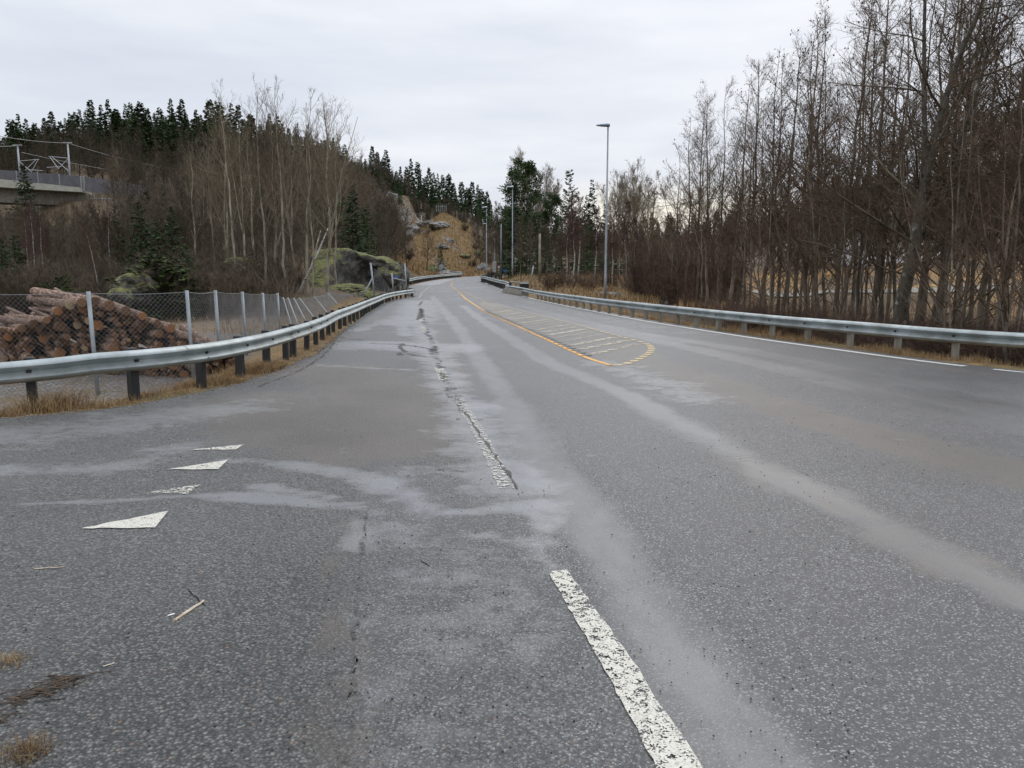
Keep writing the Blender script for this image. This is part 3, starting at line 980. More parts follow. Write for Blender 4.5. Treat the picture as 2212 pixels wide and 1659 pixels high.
def guardrail(label, path, post_at, top, hgt, side, pm, pw, round_=False, offs=.10, bolts=0, group='guardrails along the road', joints=4.0, ground=None):
    path = np.asarray(path, float)[:, :2]
    base = path[0]
    root = empty('guardrail', (base[0], base[1], float(zr(base[1]))))
    tag(root, label, 'guardrail', group)
    inv = Vector((-base[0], -base[1], -float(zr(base[1]))))
    rp = resample(path, .5)
    zb = zr(rp[:, 1]) + (ground(rp[:, 1]) if ground else 0)
    tp = np.array([top(q) for q in rp[:, 1]]) if callable(top) else np.full(len(rp), top)
    bend = .006 * fbm(np.arange(len(rp)) * 1.0, np.zeros(len(rp)), .35, 88)
    beam = w_beam(rp, zb + tp + bend, hgt, side, 'rail_beam', root)
    beam.location = inv
    d = np.r_[0, np.cumsum(np.linalg.norm(np.diff(rp, axis=0), axis=1))]
    t = np.gradient(rp, axis=0)
    t /= np.linalg.norm(t, axis=1)[:, None]
    nr = np.c_[t[:, 1], -t[:, 0]] * side
    for n_, s in enumerate(post_at(d[-1]) if callable(post_at) else post_at):
        if s > d[-1]:
            break
        p = np.array([np.interp(s, d, rp[:, k]) for k in (0, 1)])
        nn = np.array([np.interp(s, d, nr[:, k]) for k in (0, 1)])
        tt = np.array([-nn[1], nn[0]])
        z0 = float(np.interp(s, d, zb))
        hh = float(np.interp(s, d, tp))
        q = p - nn * offs
        mb = MB()
        lean = rng.normal(0, .012, 2)
        rz = math.atan2(tt[1], tt[0])
        htop = hh + (.02 if not round_ else -.05) + rng.uniform(-.015, .02)
        w = pw * rng.uniform(.92, 1.08)
        if round_:
            mb.tube([(q[0], q[1], z0 - .4), (q[0] + lean[0] * .5, q[1] + lean[1] * .5, z0 + htop * .5), (q[0] + lean[0], q[1] + lean[1], z0 + htop)], [w / 2 * 1.05, w / 2, w / 2 * .97], 10)
        else:
            mb.box((0, 0, 0), (w, w * 1.1, htop + .4), rz, .012)
            for i_, v in enumerate(mb.v):
                f = (v[2] + (htop + .4) / 2) / (htop + .4)
                mb.v[i_] = (v[0] + q[0] + lean[0] * f * 2, v[1] + q[1] + lean[1] * f * 2, v[2] + z0 - .4 + (htop + .4) / 2)
        o = mb.build('post', pm, root)
        o.location = inv
        if n_ < bolts:
            mb = MB()
            h_ = hgt if not hasattr(hgt, '__len__') else hgt[0]
            zc = z0 + hh - h_ * .5
            c = p + nn * .010
            mb.box((c[0], c[1], zc), (.06, .012, .035), rz, .003)
            c2 = p + nn * .022
            mb.box((c2[0], c2[1], zc), (.028, .016, .028), rz, .005)
            o = mb.build('bolt', M['tar'], root)
            o.location = inv
    # small bolt heads half way between the posts
    for s in np.arange(1.0, min(d[-1], bolts * 1.3), 1.3):
        p = np.array([np.interp(s, d, rp[:, k]) for k in (0, 1)])
        nn = np.array([np.interp(s, d, nr[:, k]) for k in (0, 1)])
        h_ = hgt
        for zz in (.76, .24):
            q = p + nn * .082
            o = MB().box((q[0], q[1], float(np.interp(s, d, zb + tp)) - h_ * (1 - zz)), (.022, .012, .022), math.atan2(-nn[0], nn[1]) + math.pi / 2, .004).build('bolt', M['galv'], root)
            o.location = inv
    # splices: a second skin where two beams lap
    s = 1.7
    while s < min(d[-1] - .4, bolts * 2.0):
        pp = np.array([[np.interp(s + u, d, rp[:, k]) for k in (0, 1)] for u in (0, .16, .32)])
        nn = np.array([np.interp(s, d, nr[:, k]) for k in (0, 1)])
        zz = np.interp([s, s + .16, s + .32], d, zb + tp + bend)
        o = w_beam(pp + nn * .006, zz + .002, hgt if not hasattr(hgt, '__len__') else hgt[0], side, 'splice', root)
        o.location = inv
        s += joints
    return root


def build_guardrails():
    # left rail, near the camera
    lp = [(-13.5, 8.3), (-10.5, 8.55), (-8.0, 8.75), (-5.70, 9.18), (-5.0, 9.60), (-4.62, 10.25), (-4.28, 11.5), (-4.20, 13), (-4.25, 15.2), (-4.40, 17.6), (-4.62, 19.3), (-4.95, 21.8), (-5.20, 24.8), (-6.0, 33), (-6.75, 41), (-7.05, 46), (-6.95, 49.5), (-6.55, 51.6)]
    lp = smooth_poly(resample(lp, .5), 4)
    guardrail('silver corrugated guardrail on black timber posts in front of the log pile', lp, lambda L: np.r_[np.arange(.4, 14, 1.22), np.arange(14.4, L, 1.30)],
              lambda y: float(np.interp(y, [8.3, 8.75, 9.1, 9.6, 14, 25, 50], [.42, .50, .572, .645, .615, .56, .47])), .27, 1, M['tar'], .10, offs=.12, bolts=16)
    # returning end of that rail
    ep = smooth_poly(resample([(-6.55, 51.75), (-6.75, 53), (-7.6, 55.2), (-8.9, 57.5)], .5), 2)
    guardrail('short guardrail end turning back behind the tip of the near left rail', ep, np.arange(.3, 8, 1.0), lambda y: .50, .27, 1, M['paleplank'], .12)
    # left rail farther along the bend
    fp = smooth_poly(resample([(-9.9, 58.5), (-10.0, 66), (-10.2, 80), (-10.5, 95), (-10.3, 112), (-9.6, 128), (-8.9, 136)], .5), 4)
    guardrail('far guardrail on black posts along the left side of the bend', fp, lambda L: np.arange(.3, L, 1.6), .62, .30, 1, M['tar'], .16)
    # right rail
    rp = [(13.5, 9.7), (11.0, 11.9), (8.75, 14.38), (8.22, 15.6), (7.78, 16.85), (7.38, 17.97), (6.9, 18.95), (5.98, 22.35), (5.19, 25.54), (4.38, 29.28), (3.57, 33.17), (2.26, 41.7), (1.5, 47.5), (.92, 51.5), (.35, 54.6), (-.45, 57.6)]
    rp = smooth_poly(resample(rp, .5), 4)
    guardrail('long silver guardrail on round grey posts along the edge of the bare wood', rp, lambda L: np.arange(.5, L - 9.5, 1.34), lambda y: float(np.interp(y, [10, 50], [.565, .55])), .275, -1, M['paleplank'], .15, True, offs=.10, bolts=24)
    r2 = smooth_poly(resample([(-.2, 59.5), (-.45, 63.5), (-1.15, 68.4), (-2.15, 76.8), (-2.85, 83.2), (-3.6, 90), (-3.75, 93)], .5), 4)
    guardrail('guardrail on dark and pale posts behind the paved bay, below the lamps', r2, lambda L: np.arange(.3, L, 1.5), .70, .30, -1, M['tar'], .15)
    r3 = smooth_poly(resample([(-3.75, 93.4), (-3.5, 95), (-2.7, 97.5), (-1.6, 99.5)], .4), 2)
    guardrail('dark end of a guardrail bending away round the bank', r3, np.arange(.3, 8, 1.0), .72, .30, -1, M['tar'], .14, )
    # short bridge-like rail behind the concrete block
    root = empty('railing', (.4, 63, float(zr(63))))
    tag(root, 'short pale bowed double railing behind the concrete barrier end', 'railing')
    c = smooth_poly(resample([(-.45, 66.5), (.15, 65.8), (.7, 64), (1.05, 62), (1.2, 59.5)], .3), 4)
    zt = np.interp(np.arange(len(c)), [0, len(c) * .6, len(c) - 1], [.55, .55, .20])
    for name, dz in (('top_bar', 0), ('lower_bar', -.34)):
        o = MB().tube([(p[0] - .4, p[1] - 63, zt[i] + dz + .05) for i, p in enumerate(c)], .045, 8).build(name, M['rail'], root, True)
    for i in range(1, len(c), 4):
        MB().tube([(c[i, 0] - .4, c[i, 1] - 63, -.7), (c[i, 0] - .4, c[i, 1] - 63, zt[i])], .05, 8).build('post', M['paleplank'], root)
    # concrete barrier carrying the end of the right rail
    a, b = np.array([.86, 52.4]), np.array([-.5, 58.0])
    root = empty('concrete_barrier', (*((a + b) / 2), float(zr(53))))
    tag(root, 'grey concrete barrier block under the far end of the right guardrail', 'barrier')
    ln = np.linalg.norm(b - a)
    prof = [(-.30, -.3), (.30, -.3), (.27, .10), (.14, .36), (.10, .42), (-.10, .42), (-.14, .36), (-.27, .10)]
    mb = MB()
    k = len(prof)
    vs = [(x, s * ln / 2 + (.06 if zz > .3 else 0) * (-s), zz) for s in (-1, 1) for x, zz in prof]
    mb.add(vs, [tuple(range(k)), tuple(range(k, 2 * k))] + [(i, (i + 1) % k, k + (i + 1) % k, k + i) for i in range(k)])
    o = mb.build('body', M['concretedark'], root)
    o.rotation_euler = (0, 0, math.atan2(b[1] - a[1], b[0] - a[0]) - math.pi / 2)


# ------------------------------------------------------------------ chain link fence
def build_fence():
    zb = -.52
    posts = [(-13.2, 13.0), (-9.9, 13.2), (-7.3, 13.4), (-6.1, 14.6), (-6.1, 16.0), (-6.55, 18.9), (-7.05, 22), (-7.6, 25.2)]
    tops = [1.30, 1.30, 1.29, 1.28, 1.25, 1.15, 1.04, .95]
    lean = [((631, 708), (609, 644), 27), ((646, 706), (620, 644), 28.5), ((664, 698), (633, 645), 30), ((684, 692), (646, 645), 32), ((712, 680), (678, 641), 35), ((738, 664), (708, 633), 40)]
    root = empty('chain_link_fence', (-7.3, 13.4, zb))
    tag(root, 'chain link fence on grey posts in front of the log pile, its far end sagging', 'fence')
    inv = Vector((7.3, -13.4, -zb))
    line = []   # (bottom, top)
    for (x, y), z in zip(posts, tops):
        g = Hs(x, y)
        line.append((Vector((x, y, g)), Vector((x - .03, y, z))))
    for (bx, by), (tx, ty), d in lean:
        bot = Vector(((bx - 1106) * d / F, d, zpx(by, d)))
        top = Vector(((tx - 1106) * d / F, d + .3, zpx(ty, d)))
        dirv = (bot - top)
        bot2 = top + dirv * 1.35
        line.append((bot2, top))
    # far stretch: rusty posts
    far = [(766, 640, 655, 46), (775, 636, 656, 47), (789, 634, 650, 48.5), (801, 628, 652, 50)]
    for px, ty, by, d in far:
        x = (px - 1106) * d / F
        line.append((Vector((x + .15, d, zpx(by, d))), Vector((x, d, zpx(ty - 6, d)))))
    for i, (b, t) in enumerate(line):
        r = .036 if i < 8 else .026
        mb = MB()
        if i < 14:
            mb.tube([b - (t - b).normalized() * .3, t + (t - b).normalized() * .03], r, 8)
        else:
            mb.tube([b, t], .035, 6)
        o = mb.build('post', M['galv'] if i < 14 else M['brownpost'], root, True)
        o.location = inv
    # top wire
    mb = MB()
    pts = []
    for (b, t), (b2, t2) in zip(line[:-1], line[1:]):
        for u in np.linspace(0, 1, 7)[:-1]:
            p = t.lerp(t2, u)
            p.z -= .03 * math.sin(math.pi * u)
            pts.append(p)
    pts.append(line[-1][1])
    o = mb.tube(pts, .006, 4, False).build('top_wire', M['fencewire'], root)
    o.location = inv
    # diagonal wires, both ways, panel by panel
    P, R = [], []
    for pi, ((b, t), (b2, t2)) in enumerate(zip(line[:-1], line[1:])):
        w = ((b2 - b).length + (t2 - t).length) / 2
        h = ((t - b).length + (t2 - b2).length) / 2
        pitch = .088 if pi < 8 else .11
        rad = .0030 if pi < 8 else .0032
        n = int((w + h) / pitch)
        for sgn in (0, 1):
            for k in range(n + 1):
                s0 = k * pitch - h          # along-width offset where the wire meets the bottom
                pts = []
                for hh in (0, h):
                    pass
                u0, u1 = s0, s0 + h
                lo = max(0, -u0)
                hi = min(h, w - u0)
                if hi - lo < .03:
                    continue
                row = []
                for q in np.linspace(lo, hi, 4):
                    uu = (u0 + q) / w
                    if sgn:
                        uu = 1 - uu
                    vv = q / h
                    p = b.lerp(b2, uu).lerp(t.lerp(t2, uu), vv)
                    p.z -= .03 * math.sin(math.pi * uu) * vv
                    row.append(p + inv)
                P.append(row)
                R.append([rad] * 4)
    V, Q = sweep(np.array([[tuple(p) for p in r] for r in P]), np.array(R), 3)
    me = npmesh('wire_mesh', V, Q, M['fencewire'])
    link('wire_mesh', me, root)
    # tall gate posts near the rail end, with a cross bar
    root = empty('gate_frame', (*at(876, 56), 0))
    tag(root, 'tall grey gate posts with a cross bar beside the tip of the left guardrail', 'gate')
    ox, oy = at(876, 56)
    for px, ty, by, d, dx in ((804, 568, 655, 48, .25), (849, 590, 640, 54, .1), (877, 569, 640, 56, .12)):
        x, y = at(px, d)
        MB().tube([(x + dx - ox, y - oy, zpx(by, d)), (x - ox, y - oy, zpx(ty, d))], .055, 8).build('post', M['galv'], root, True)
    x, y = at(849, 54)
    MB().tube([(x - ox, y - oy, zpx(600, 54)), (.08, 0, zpx(607, 56))], .045, 8).build('cross_bar', M['galv'], root, True)
    x, y = at(804, 48)
    MB().tube([(x - ox + .1, y - oy, zpx(600, 48)), (x - ox - .85, y - oy - .2, zpx(662, 48))], .045, 8).build('brace', M['galv'], root, True)
    # small blue sign and white sign hung there
    x, y = at(852, 54)
    sx, sy = at(858, 53.6)
    MB().box((sx, sy, zpx(598.5, 53.6)), (.20, .02, .12), .1, .005).build('sign', M['signblue'])
    o = bpy.data.objects[-1] if False else COL.objects[-1]
    tag(o, 'small blue plate hung on the tall gate frame', 'sign')
    sx, sy = at(870, 55.4)
    o = MB().box((sx, sy, zpx(634.5, 55.4)), (.30, .02, .30), -.1, .005).build('sign', M['signwhite'])
    tag(o, 'small white square plate low behind the tip of the left guardrail', 'sign')
    # tall slack mesh beside the rock
    A = [(804, 575), (820, 585), (838, 612), (849, 628)]
    Bm = [(804, 642), (820, 641), (838, 640), (849, 640)]
    Pm, Rm = [], []
    dd = [48.3, 50, 52, 53.8]
    top = resample([(*at(p[0], d), zpx(p[1], d)) for p, d in zip(A, dd)], .15)
    bot = resample([(*at(p[0], d), zpx(p[1], d)) for p, d in zip(Bm, dd)], .15)
    n = min(len(top), len(bot))
    top = top[np.linspace(0, len(top) - 1, n).astype(int)]
    bot = bot[np.linspace(0, len(bot) - 1, n).astype(int)]
    sh = 6
    for i in range(n):
        for j in (i + sh, i - sh):
            if 0 <= j < n:
                Pm.append([bot[i], (bot[i] + top[j]) / 2 + rng.normal(0, .02, 3), top[j]])
                Rm.append([.006] * 3)
    V, Q = sweep(np.array(Pm), np.array(Rm), 3)
    o = link('wire_netting', npmesh('wire_netting', V, Q, M['fencewire']))
    tag(o, 'slack grey wire netting hanging between the tall gate posts and the dark rock', 'netting')


def sweep(P, R, k):
    """P (M,n,3) polylines, R (M,n) radii, k sides -> verts, quads"""
    P = np.asarray(P, float)
    Mn, n, _ = P.shape
    T = np.empty_like(P)
    T[:, 1:-1] = P[:, 2:] - P[:, :-2]
    T[:, 0] = P[:, 1] - P[:, 0]
    T[:, -1] = P[:, -1] - P[:, -2]
    T /= np.linalg.norm(T, axis=2, keepdims=True) + 1e-9
    ref = np.zeros_like(T)
    ref[..., 0] = 1
    m = np.abs(T[:, :1, 0]) > .8
    ref[np.broadcast_to(m, ref.shape[:2])] = (0, 1, 0)
    A = np.cross(T, ref)
    A /= np.linalg.norm(A, axis=2, keepdims=True) + 1e-9
    B = np.cross(T, A)
    th = 2 * np.pi * np.arange(k) / k
    ring = P[:, :, None] + R[:, :, None, None] * (A[:, :, None] * np.cos(th)[None, None, :, None] + B[:, :, None] * np.sin(th)[None, None, :, None])
    V = ring.reshape(-1, 3)
    mi, ni, ki = np.meshgrid(np.arange(Mn), np.arange(n - 1), np.arange(k), indexing='ij')
    b0 = mi * n * k + ni * k
    Q = np.stack([b0 + ki, b0 + (ki + 1) % k, b0 + k + (ki + 1) % k, b0 + k + ki], -1).reshape(-1, 4)
    return V, Q


def cat(parts):
    Vs, Qs = [], []
    k = 0
    for V, Q in parts:
        Vs.append(V)
        Qs.append(Q + k)
        k += len(V)
    return np.concatenate(Vs), np.concatenate(Qs)


# ------------------------------------------------------------------ trees
def unit(v):
    return v / (np.linalg.norm(v, axis=-1, keepdims=True) + 1e-9)


def grow(P, R, nch, t0, t1, ang, ln, npt, up=0.0, jit=.12, rfrac=.5, rmin=.004, rtip=.35, az0=None):
    """children on parent polylines P (M,n,3); ln(t, parent_len, rand) -> length; returns (P2, R2)"""
    Mn, n, _ = P.shape
    if not hasattr(nch, '__len__'):
        nch = np.full(Mn, nch)
    pi = np.repeat(np.arange(Mn), nch)
    K = len(pi)
    t = rng.uniform(t0, t1, K)
    f = t * (n - 1)
    i = np.minimum(f.astype(int), n - 2)
    u = (f - i)[:, None]
    base = P[pi, i] * (1 - u) + P[pi, i + 1] * u
    r0 = R[pi, i] * (1 - u[:, 0]) + R[pi, i + 1] * u[:, 0]
    T = unit(P[pi, i + 1] - P[pi, i])
    plen = np.linalg.norm(np.diff(P, axis=1), axis=2).sum(1)[pi]
    q = rng.normal(0, 1, (K, 3))
    q = unit(q - (q * T).sum(1, keepdims=True) * T)
    a = np.radians(rng.uniform(ang[0], ang[1], K))[:, None]
    D = T * np.cos(a) + q * np.sin(a)
    L = ln(t, plen, rng.uniform(.7, 1.3, K))
    out = np.empty((K, npt, 3))
    out[:, 0] = base
    st = (L / (npt - 1))[:, None]
    for k in range(1, npt):
        D = unit(D + np.array([0, 0, up]) / (npt - 1) + rng.normal(0, jit, (K, 3)))
        out[:, k] = out[:, k - 1] + D * st
    rb = np.maximum(np.minimum(r0 * rfrac, .0105 * L + .002), rmin)
    R2 = rb[:, None] * np.linspace(1, rtip, npt)[None]
    return out, R2


def trunk_line(h, r, n=12, wob=.012, lean=(0, 0), curve=0.0, top=.12):
    z = np.linspace(0, 1, n)
    x = np.cumsum(rng.normal(0, wob, n)) * h * .5 + lean[0] * z * h + curve * h * z * z
    y = np.cumsum(rng.normal(0, wob, n)) * h * .5 + lean[1] * z * h
    x -= x[0]
    y -= y[0]
    P = np.stack([x, y, z * h], 1)[None]
    R = (r * (1 - z) ** (.85 if r < .16 else 1.5) * (1 - top) + r * top * (1 - z * .7))[None]
    R[0, 0] *= 1.35
    return P, R


def bare_tree(name, h, r, bark, twig, n1=50, n2=8, n3=6, t0=.2, ang1=(45, 65), len1=.30, lmin=.05, up1=.35, twl=.4, twr=.005, lean=(0, 0), wob=.012, fork=0, droop=0.0, red=None, spread=1.0, npt=12, curve=0.0, ang2=(30, 50), lowpow=1.0, minr=.007):
    P0, R0 = trunk_line(h, r, npt, wob, lean, curve)
    trunks = [(P0, R0)]
    for k in range(fork):
        Pf, Rf = grow(P0, R0, 1, .12 + .1 * k, .45, (14, 28), lambda t, pl, q: h * (1 - t) * .9 * q ** .3, 9, up=.7, jit=.05, rfrac=.7, rmin=r * .35, rtip=.15)
        trunks.append((Pf, Rf))
    L1 = []
    for P, R in trunks:
        nn = n1 if P is P0 else int(n1 * .55)
        L1.append(grow(P, R, nn, t0 if P is P0 else .25, .97, ang1, lambda t, pl, q: pl * (len1 * np.clip(1.05 - t, .05, 1) ** lowpow + lmin) * q * spread, 6, up=up1, jit=.09, rfrac=.45, rmin=minr * 1.6))
    P1 = np.concatenate([a for a, _ in L1])
    R1 = np.concatenate([b for _, b in L1])
    P2, R2 = grow(P1, R1, n2, .15, .98, ang2, lambda t, pl, q: pl * (.42 * (1.1 - t) + .10) * q, 4, up=up1 * .6 - droop, jit=.14, rfrac=.6, rmin=minr)
    P3, R3 = grow(P2, R2, n3, .15, 1.0, (25, 55), lambda t, pl, q: twl * q * np.clip(pl, .4, 1.2), 3, up=.2 - droop * 1.4, jit=.2, rfrac=.7, rmin=twr, rtip=.6)
    tv = cat([sweep(P, R, 9) for P, R in trunks])
    big = P1[:, 0, 2] < 0
    cv = [sweep(P1, R1, 4), sweep(P2, R2, 3), sweep(P3, R3, 3)]
    V, Q = cat(cv)
    mi = np.zeros(len(Q), int)
    mats = [M[twig]]
    if red:
        K = int(len(P3) * red[1])
        sel = rng.choice(len(P3), K, replace=False)
        c = P3[sel, -1]
        s = rng.uniform(.018, .034, (K, 1, 1))
        o = np.array([[-1, 0, 0], [0, 1, 0], [1, 0, 0], [0, -1, 0]], float)[None] * s
        o2 = np.array([[0, 0, -1.6], [1, 0, 0], [0, 0, 1.6], [-1, 0, 0]], float)[None] * s
        Vr = np.concatenate([(c[:, None] + o), (c[:, None] + o2)]).reshape(-1, 3)
        Qr = np.arange(len(Vr)).reshape(-1, 4)
        mi = np.r_[mi, np.ones(len(Qr), int)]
        V, Q = cat([(V, Q), (Vr, Qr)])
        mats.append(M[red[0]])
    return (npmesh(name + '_trunk', *tv, M[bark], smooth=True), npmesh(name + '_crown', V, Q, None, mats=mats, midx=mi, smooth=True))


def shrub(name, h, nst, mt, twl=.35, spread=.35, n1=10, n2=6, twr=.005, r=.02, jit=.1, mi2=3):
    a = rng.uniform(0, 2 * np.pi, nst)
    rr = rng.uniform(0, .35, nst) * h * spread
    n = 6
    hh = h * rng.uniform(.55, 1, nst)
    P = np.zeros((nst, n, 3))
    P[:, 0] = np.stack([np.cos(a) * rr * .5, np.sin(a) * rr * .5, rr * 0 - .1], 1)
    D = unit(np.stack([np.cos(a) * spread, np.sin(a) * spread, np.ones(nst)], 1) + rng.normal(0, .15, (nst, 3)))
    for k in range(1, n):
        D = unit(D + np.array([0, 0, .06]) + rng.normal(0, jit, (nst, 3)))
        P[:, k] = P[:, k - 1] + D * (hh / (n - 1))[:, None]
    R = r * rng.uniform(.5, 1, (nst, 1)) * np.linspace(1, .3, n)[None]
    P1, R1 = grow(P, R, n1, .15, .98, (25, 55), lambda t, pl, q: pl * .32 * q * (1.15 - t), 4, up=.3, jit=.14, rfrac=.6, rmin=twr * 1.2)
    P2, R2 = grow(P1, R1, n2, .2, 1, (25, 55), lambda t, pl, q: twl * q, 3, up=.2, jit=.2, rfrac=.8, rmin=twr, rtip=.6)
    V, Q = cat([sweep(P, R, 5), sweep(P1, R1, 3), sweep(P2, R2, 3)])
    return npmesh(name, V, Q, M[mt], smooth=True)


def cards(C, D, L, W, up):
    """leaf-like quads: centre start C, direction D, length L, width W"""
    S = unit(np.cross(D, up))
    tip = C + D * L[:, None]
    mid = C + D * (L * .45)[:, None]
    V = np.stack([C, mid + S * W[:, None], tip, mid - S * W[:, None]], 1).reshape(-1, 3)
    return V, np.arange(len(V)).reshape(-1, 4)


def conifer(name, h, r, needles, bark, width=.22, whorl=.32, per=7, nc=16, t0=.08, droop=-.25, gap=.15, cl=.42, cw=.10, shape=1.0, top=.03, seed=0):
    """spruce: whorls of drooping boughs carrying needle sprays"""
    P0, R0 = trunk_line(h, r, 10, .004)
    nz = int(h * (1 - t0) / whorl)
    C, D, L, W = [], [], [], []
    bp, br = [], []
    for k in range(nz):
        t = t0 + (1 - t0 - .01) * k / nz
        rad = h * width * ((1 - t) ** shape) * rng.uniform(.75, 1.15) + top * h * .3
        a0 = rng.uniform(0, 6.28)
        for j in range(per):
            if rng.uniform() < gap:
                continue
            a = a0 + 6.283 * j / per + rng.normal(0, .25)
            ll = rad * rng.uniform(.7, 1.12)
            dz = droop + .55 * t + rng.normal(0, .08)
            d = np.array([math.cos(a), math.sin(a), dz])
            d /= np.linalg.norm(d)
            b0 = np.array([np.interp(t * h, P0[0, :, 2], P0[0, :, 0]), np.interp(t * h, P0[0, :, 2], P0[0, :, 1]), t * h + rng.normal(0, whorl * .3)])
            pts = np.array([b0, b0 + d * ll * .5, b0 + d * ll + np.array([0, 0, .10 * ll])])
            bp.append(pts)
            br.append([.02, .015, .008])
            n = max(5, int(nc * ll / (h * width) + 4))
            s = rng.uniform(.12, 1.0, n)
            c = b0 + d * (ll * s)[:, None] + np.array([0, 0, .1 * ll])[None] * (s ** 2)[:, None]
            side = np.cross(d, [0, 0, 1])
            dd = unit(d[None] * rng.uniform(.3, 1.0, (n, 1)) + side[None] * rng.choice([-1, 1], (n, 1)) * rng.uniform(.2, 1.0, (n, 1)) + np.array([0, 0, -1])[None] * rng.uniform(-.15, .75, (n, 1)))
            C.append(c)
            D.append(dd)
            L.append(cl * rng.uniform(.5, 1.25, n) * (.5 + .6 * (1 - s)) * min(1, .35 + ll / 1.2))
            W.append(cw * rng.uniform(.5, 1.2, n))
    C = np.concatenate(C)
    D = np.concatenate(D)
    up = unit(rng.normal(0, .5, (len(C), 3)) + np.array([0, 0, 1]))
    lv = cards(C, D, np.concatenate(L), np.concatenate(W), up)
    bv = sweep(np.array(bp), np.array(br), 3)
    V, Q = cat([lv, bv])
    mi = np.r_[np.zeros(len(lv[1]), int), np.ones(len(bv[1]), int)]
    # thin leader at the top
    return (npmesh(name + '_trunk', *sweep(P0, R0, 7), M[bark], smooth=True), npmesh(name + '_crown', V, Q, None, mats=[M[needles], M[bark]], midx=mi))


def pine(name, h, r, t0=.45, nb=34, nclump=5, cr=.55, ncard=34, width=.24, needles='pine', flat=.6):
    P0, R0 = trunk_line(h, r, 12, .010)
    P1, R1 = grow(P0, R0, nb, t0, .99, (55, 85), lambda t, pl, q: h * width * q * np.sqrt(np.clip(1.02 - t, .02, 1)) + .3, 5, up=.5, jit=.14, rfrac=.5, rmin=.02)
    P2, R2 = grow(P1, R1, 3, .35, .95, (30, 60), lambda t, pl, q: pl * .4 * q, 3, up=.5, jit=.15, rfrac=.6, rmin=.014)
    tips = np.concatenate([P1[:, -1], P1[:, -2], P2[:, -1], P0[:, -1]])
    n = len(tips) * ncard
    idx = np.repeat(np.arange(len(tips)), ncard)
    o = rng.normal(0, 1, (n, 3))
    o = unit(o) * (rng.uniform(0, 1, (n, 1)) ** .45) * cr * np.array([1, 1, flat])
    C = tips[idx] + o * .7
    D = unit(o + rng.normal(0, .25, (n, 3)) + np.array([0, 0, .25]))
    lv = cards(C, D, rng.uniform(.16, .40, n) * cr / .55, rng.uniform(.03, .075, n) * cr / .55, unit(rng.normal(0, 1, (n, 3))))
    bv = cat([sweep(P1, R1, 4), sweep(P2, R2, 3)])
    V, Q = cat([lv, bv])
    mi = np.r_[np.zeros(len(lv[1]), int), np.ones(len(bv[1]), int)]
    return (npmesh(name + '_trunk', *sweep(P0, R0, 8), M['pinebark'], smooth=True), npmesh(name + '_crown', V, Q, None, mats=[M[needles], M['pinebark']], midx=mi))


def plant_tree(kind, meshes, x, y, label, cat_, group=None, s=1.0, sz=None, rz=None, tilt=(0, 0), z=None, href=None):
    """a tree = Empty > trunk, crown"""
    g = Hs(x, y) if z is None else z
    r = empty(kind, (x, y, g - .15), rng.uniform(0, 6.283) if rz is None else rz)
    r.rotation_euler = (tilt[0], tilt[1], r.rotation_euler[2])
    r.scale = (s, s, sz or s)
    tag(r, label, cat_, group)
    link('trunk', meshes[0], r)
    link('crown', meshes[1], r)
    return r


def plant_single(kind, me, x, y, label, cat_, group=None, s=1.0, sz=None, z=None):
    o = link(kind, me)
    o.location = (x, y, (Hs(x, y) if z is None else z) - .1)
    o.rotation_euler = (0, 0, rng.uniform(0, 6.283))
    o.scale = (s, s, sz or s)
    return tag(o, label, cat_, group)


def joined(pair, name):
    """one mesh of trunk + crown, for far trees"""
    a, b = pair
    arrs = []
    for me in (a, b):
        v = np.empty(len(me.vertices) * 3, np.float32)
        me.vertices.foreach_get('co', v)
        q = np.empty(len(me.loops), np.int32)
        me.loops.foreach_get('vertex_index', q)
        mi = np.empty(len(me.polygons), np.int32)
        me.polygons.foreach_get('material_index', mi)
        arrs.append((v.reshape(-1, 3), q.reshape(-1, 4), mi))
    V, Q = cat([(arrs[0][0], arrs[0][1]), (arrs[1][0], arrs[1][1])])
    mats = [a.materials[0]] + list(b.materials)
    return npmesh(name, V, Q, None, mats=mats, midx=np.r_[arrs[0][2], arrs[1][2] + 1], smooth=False)


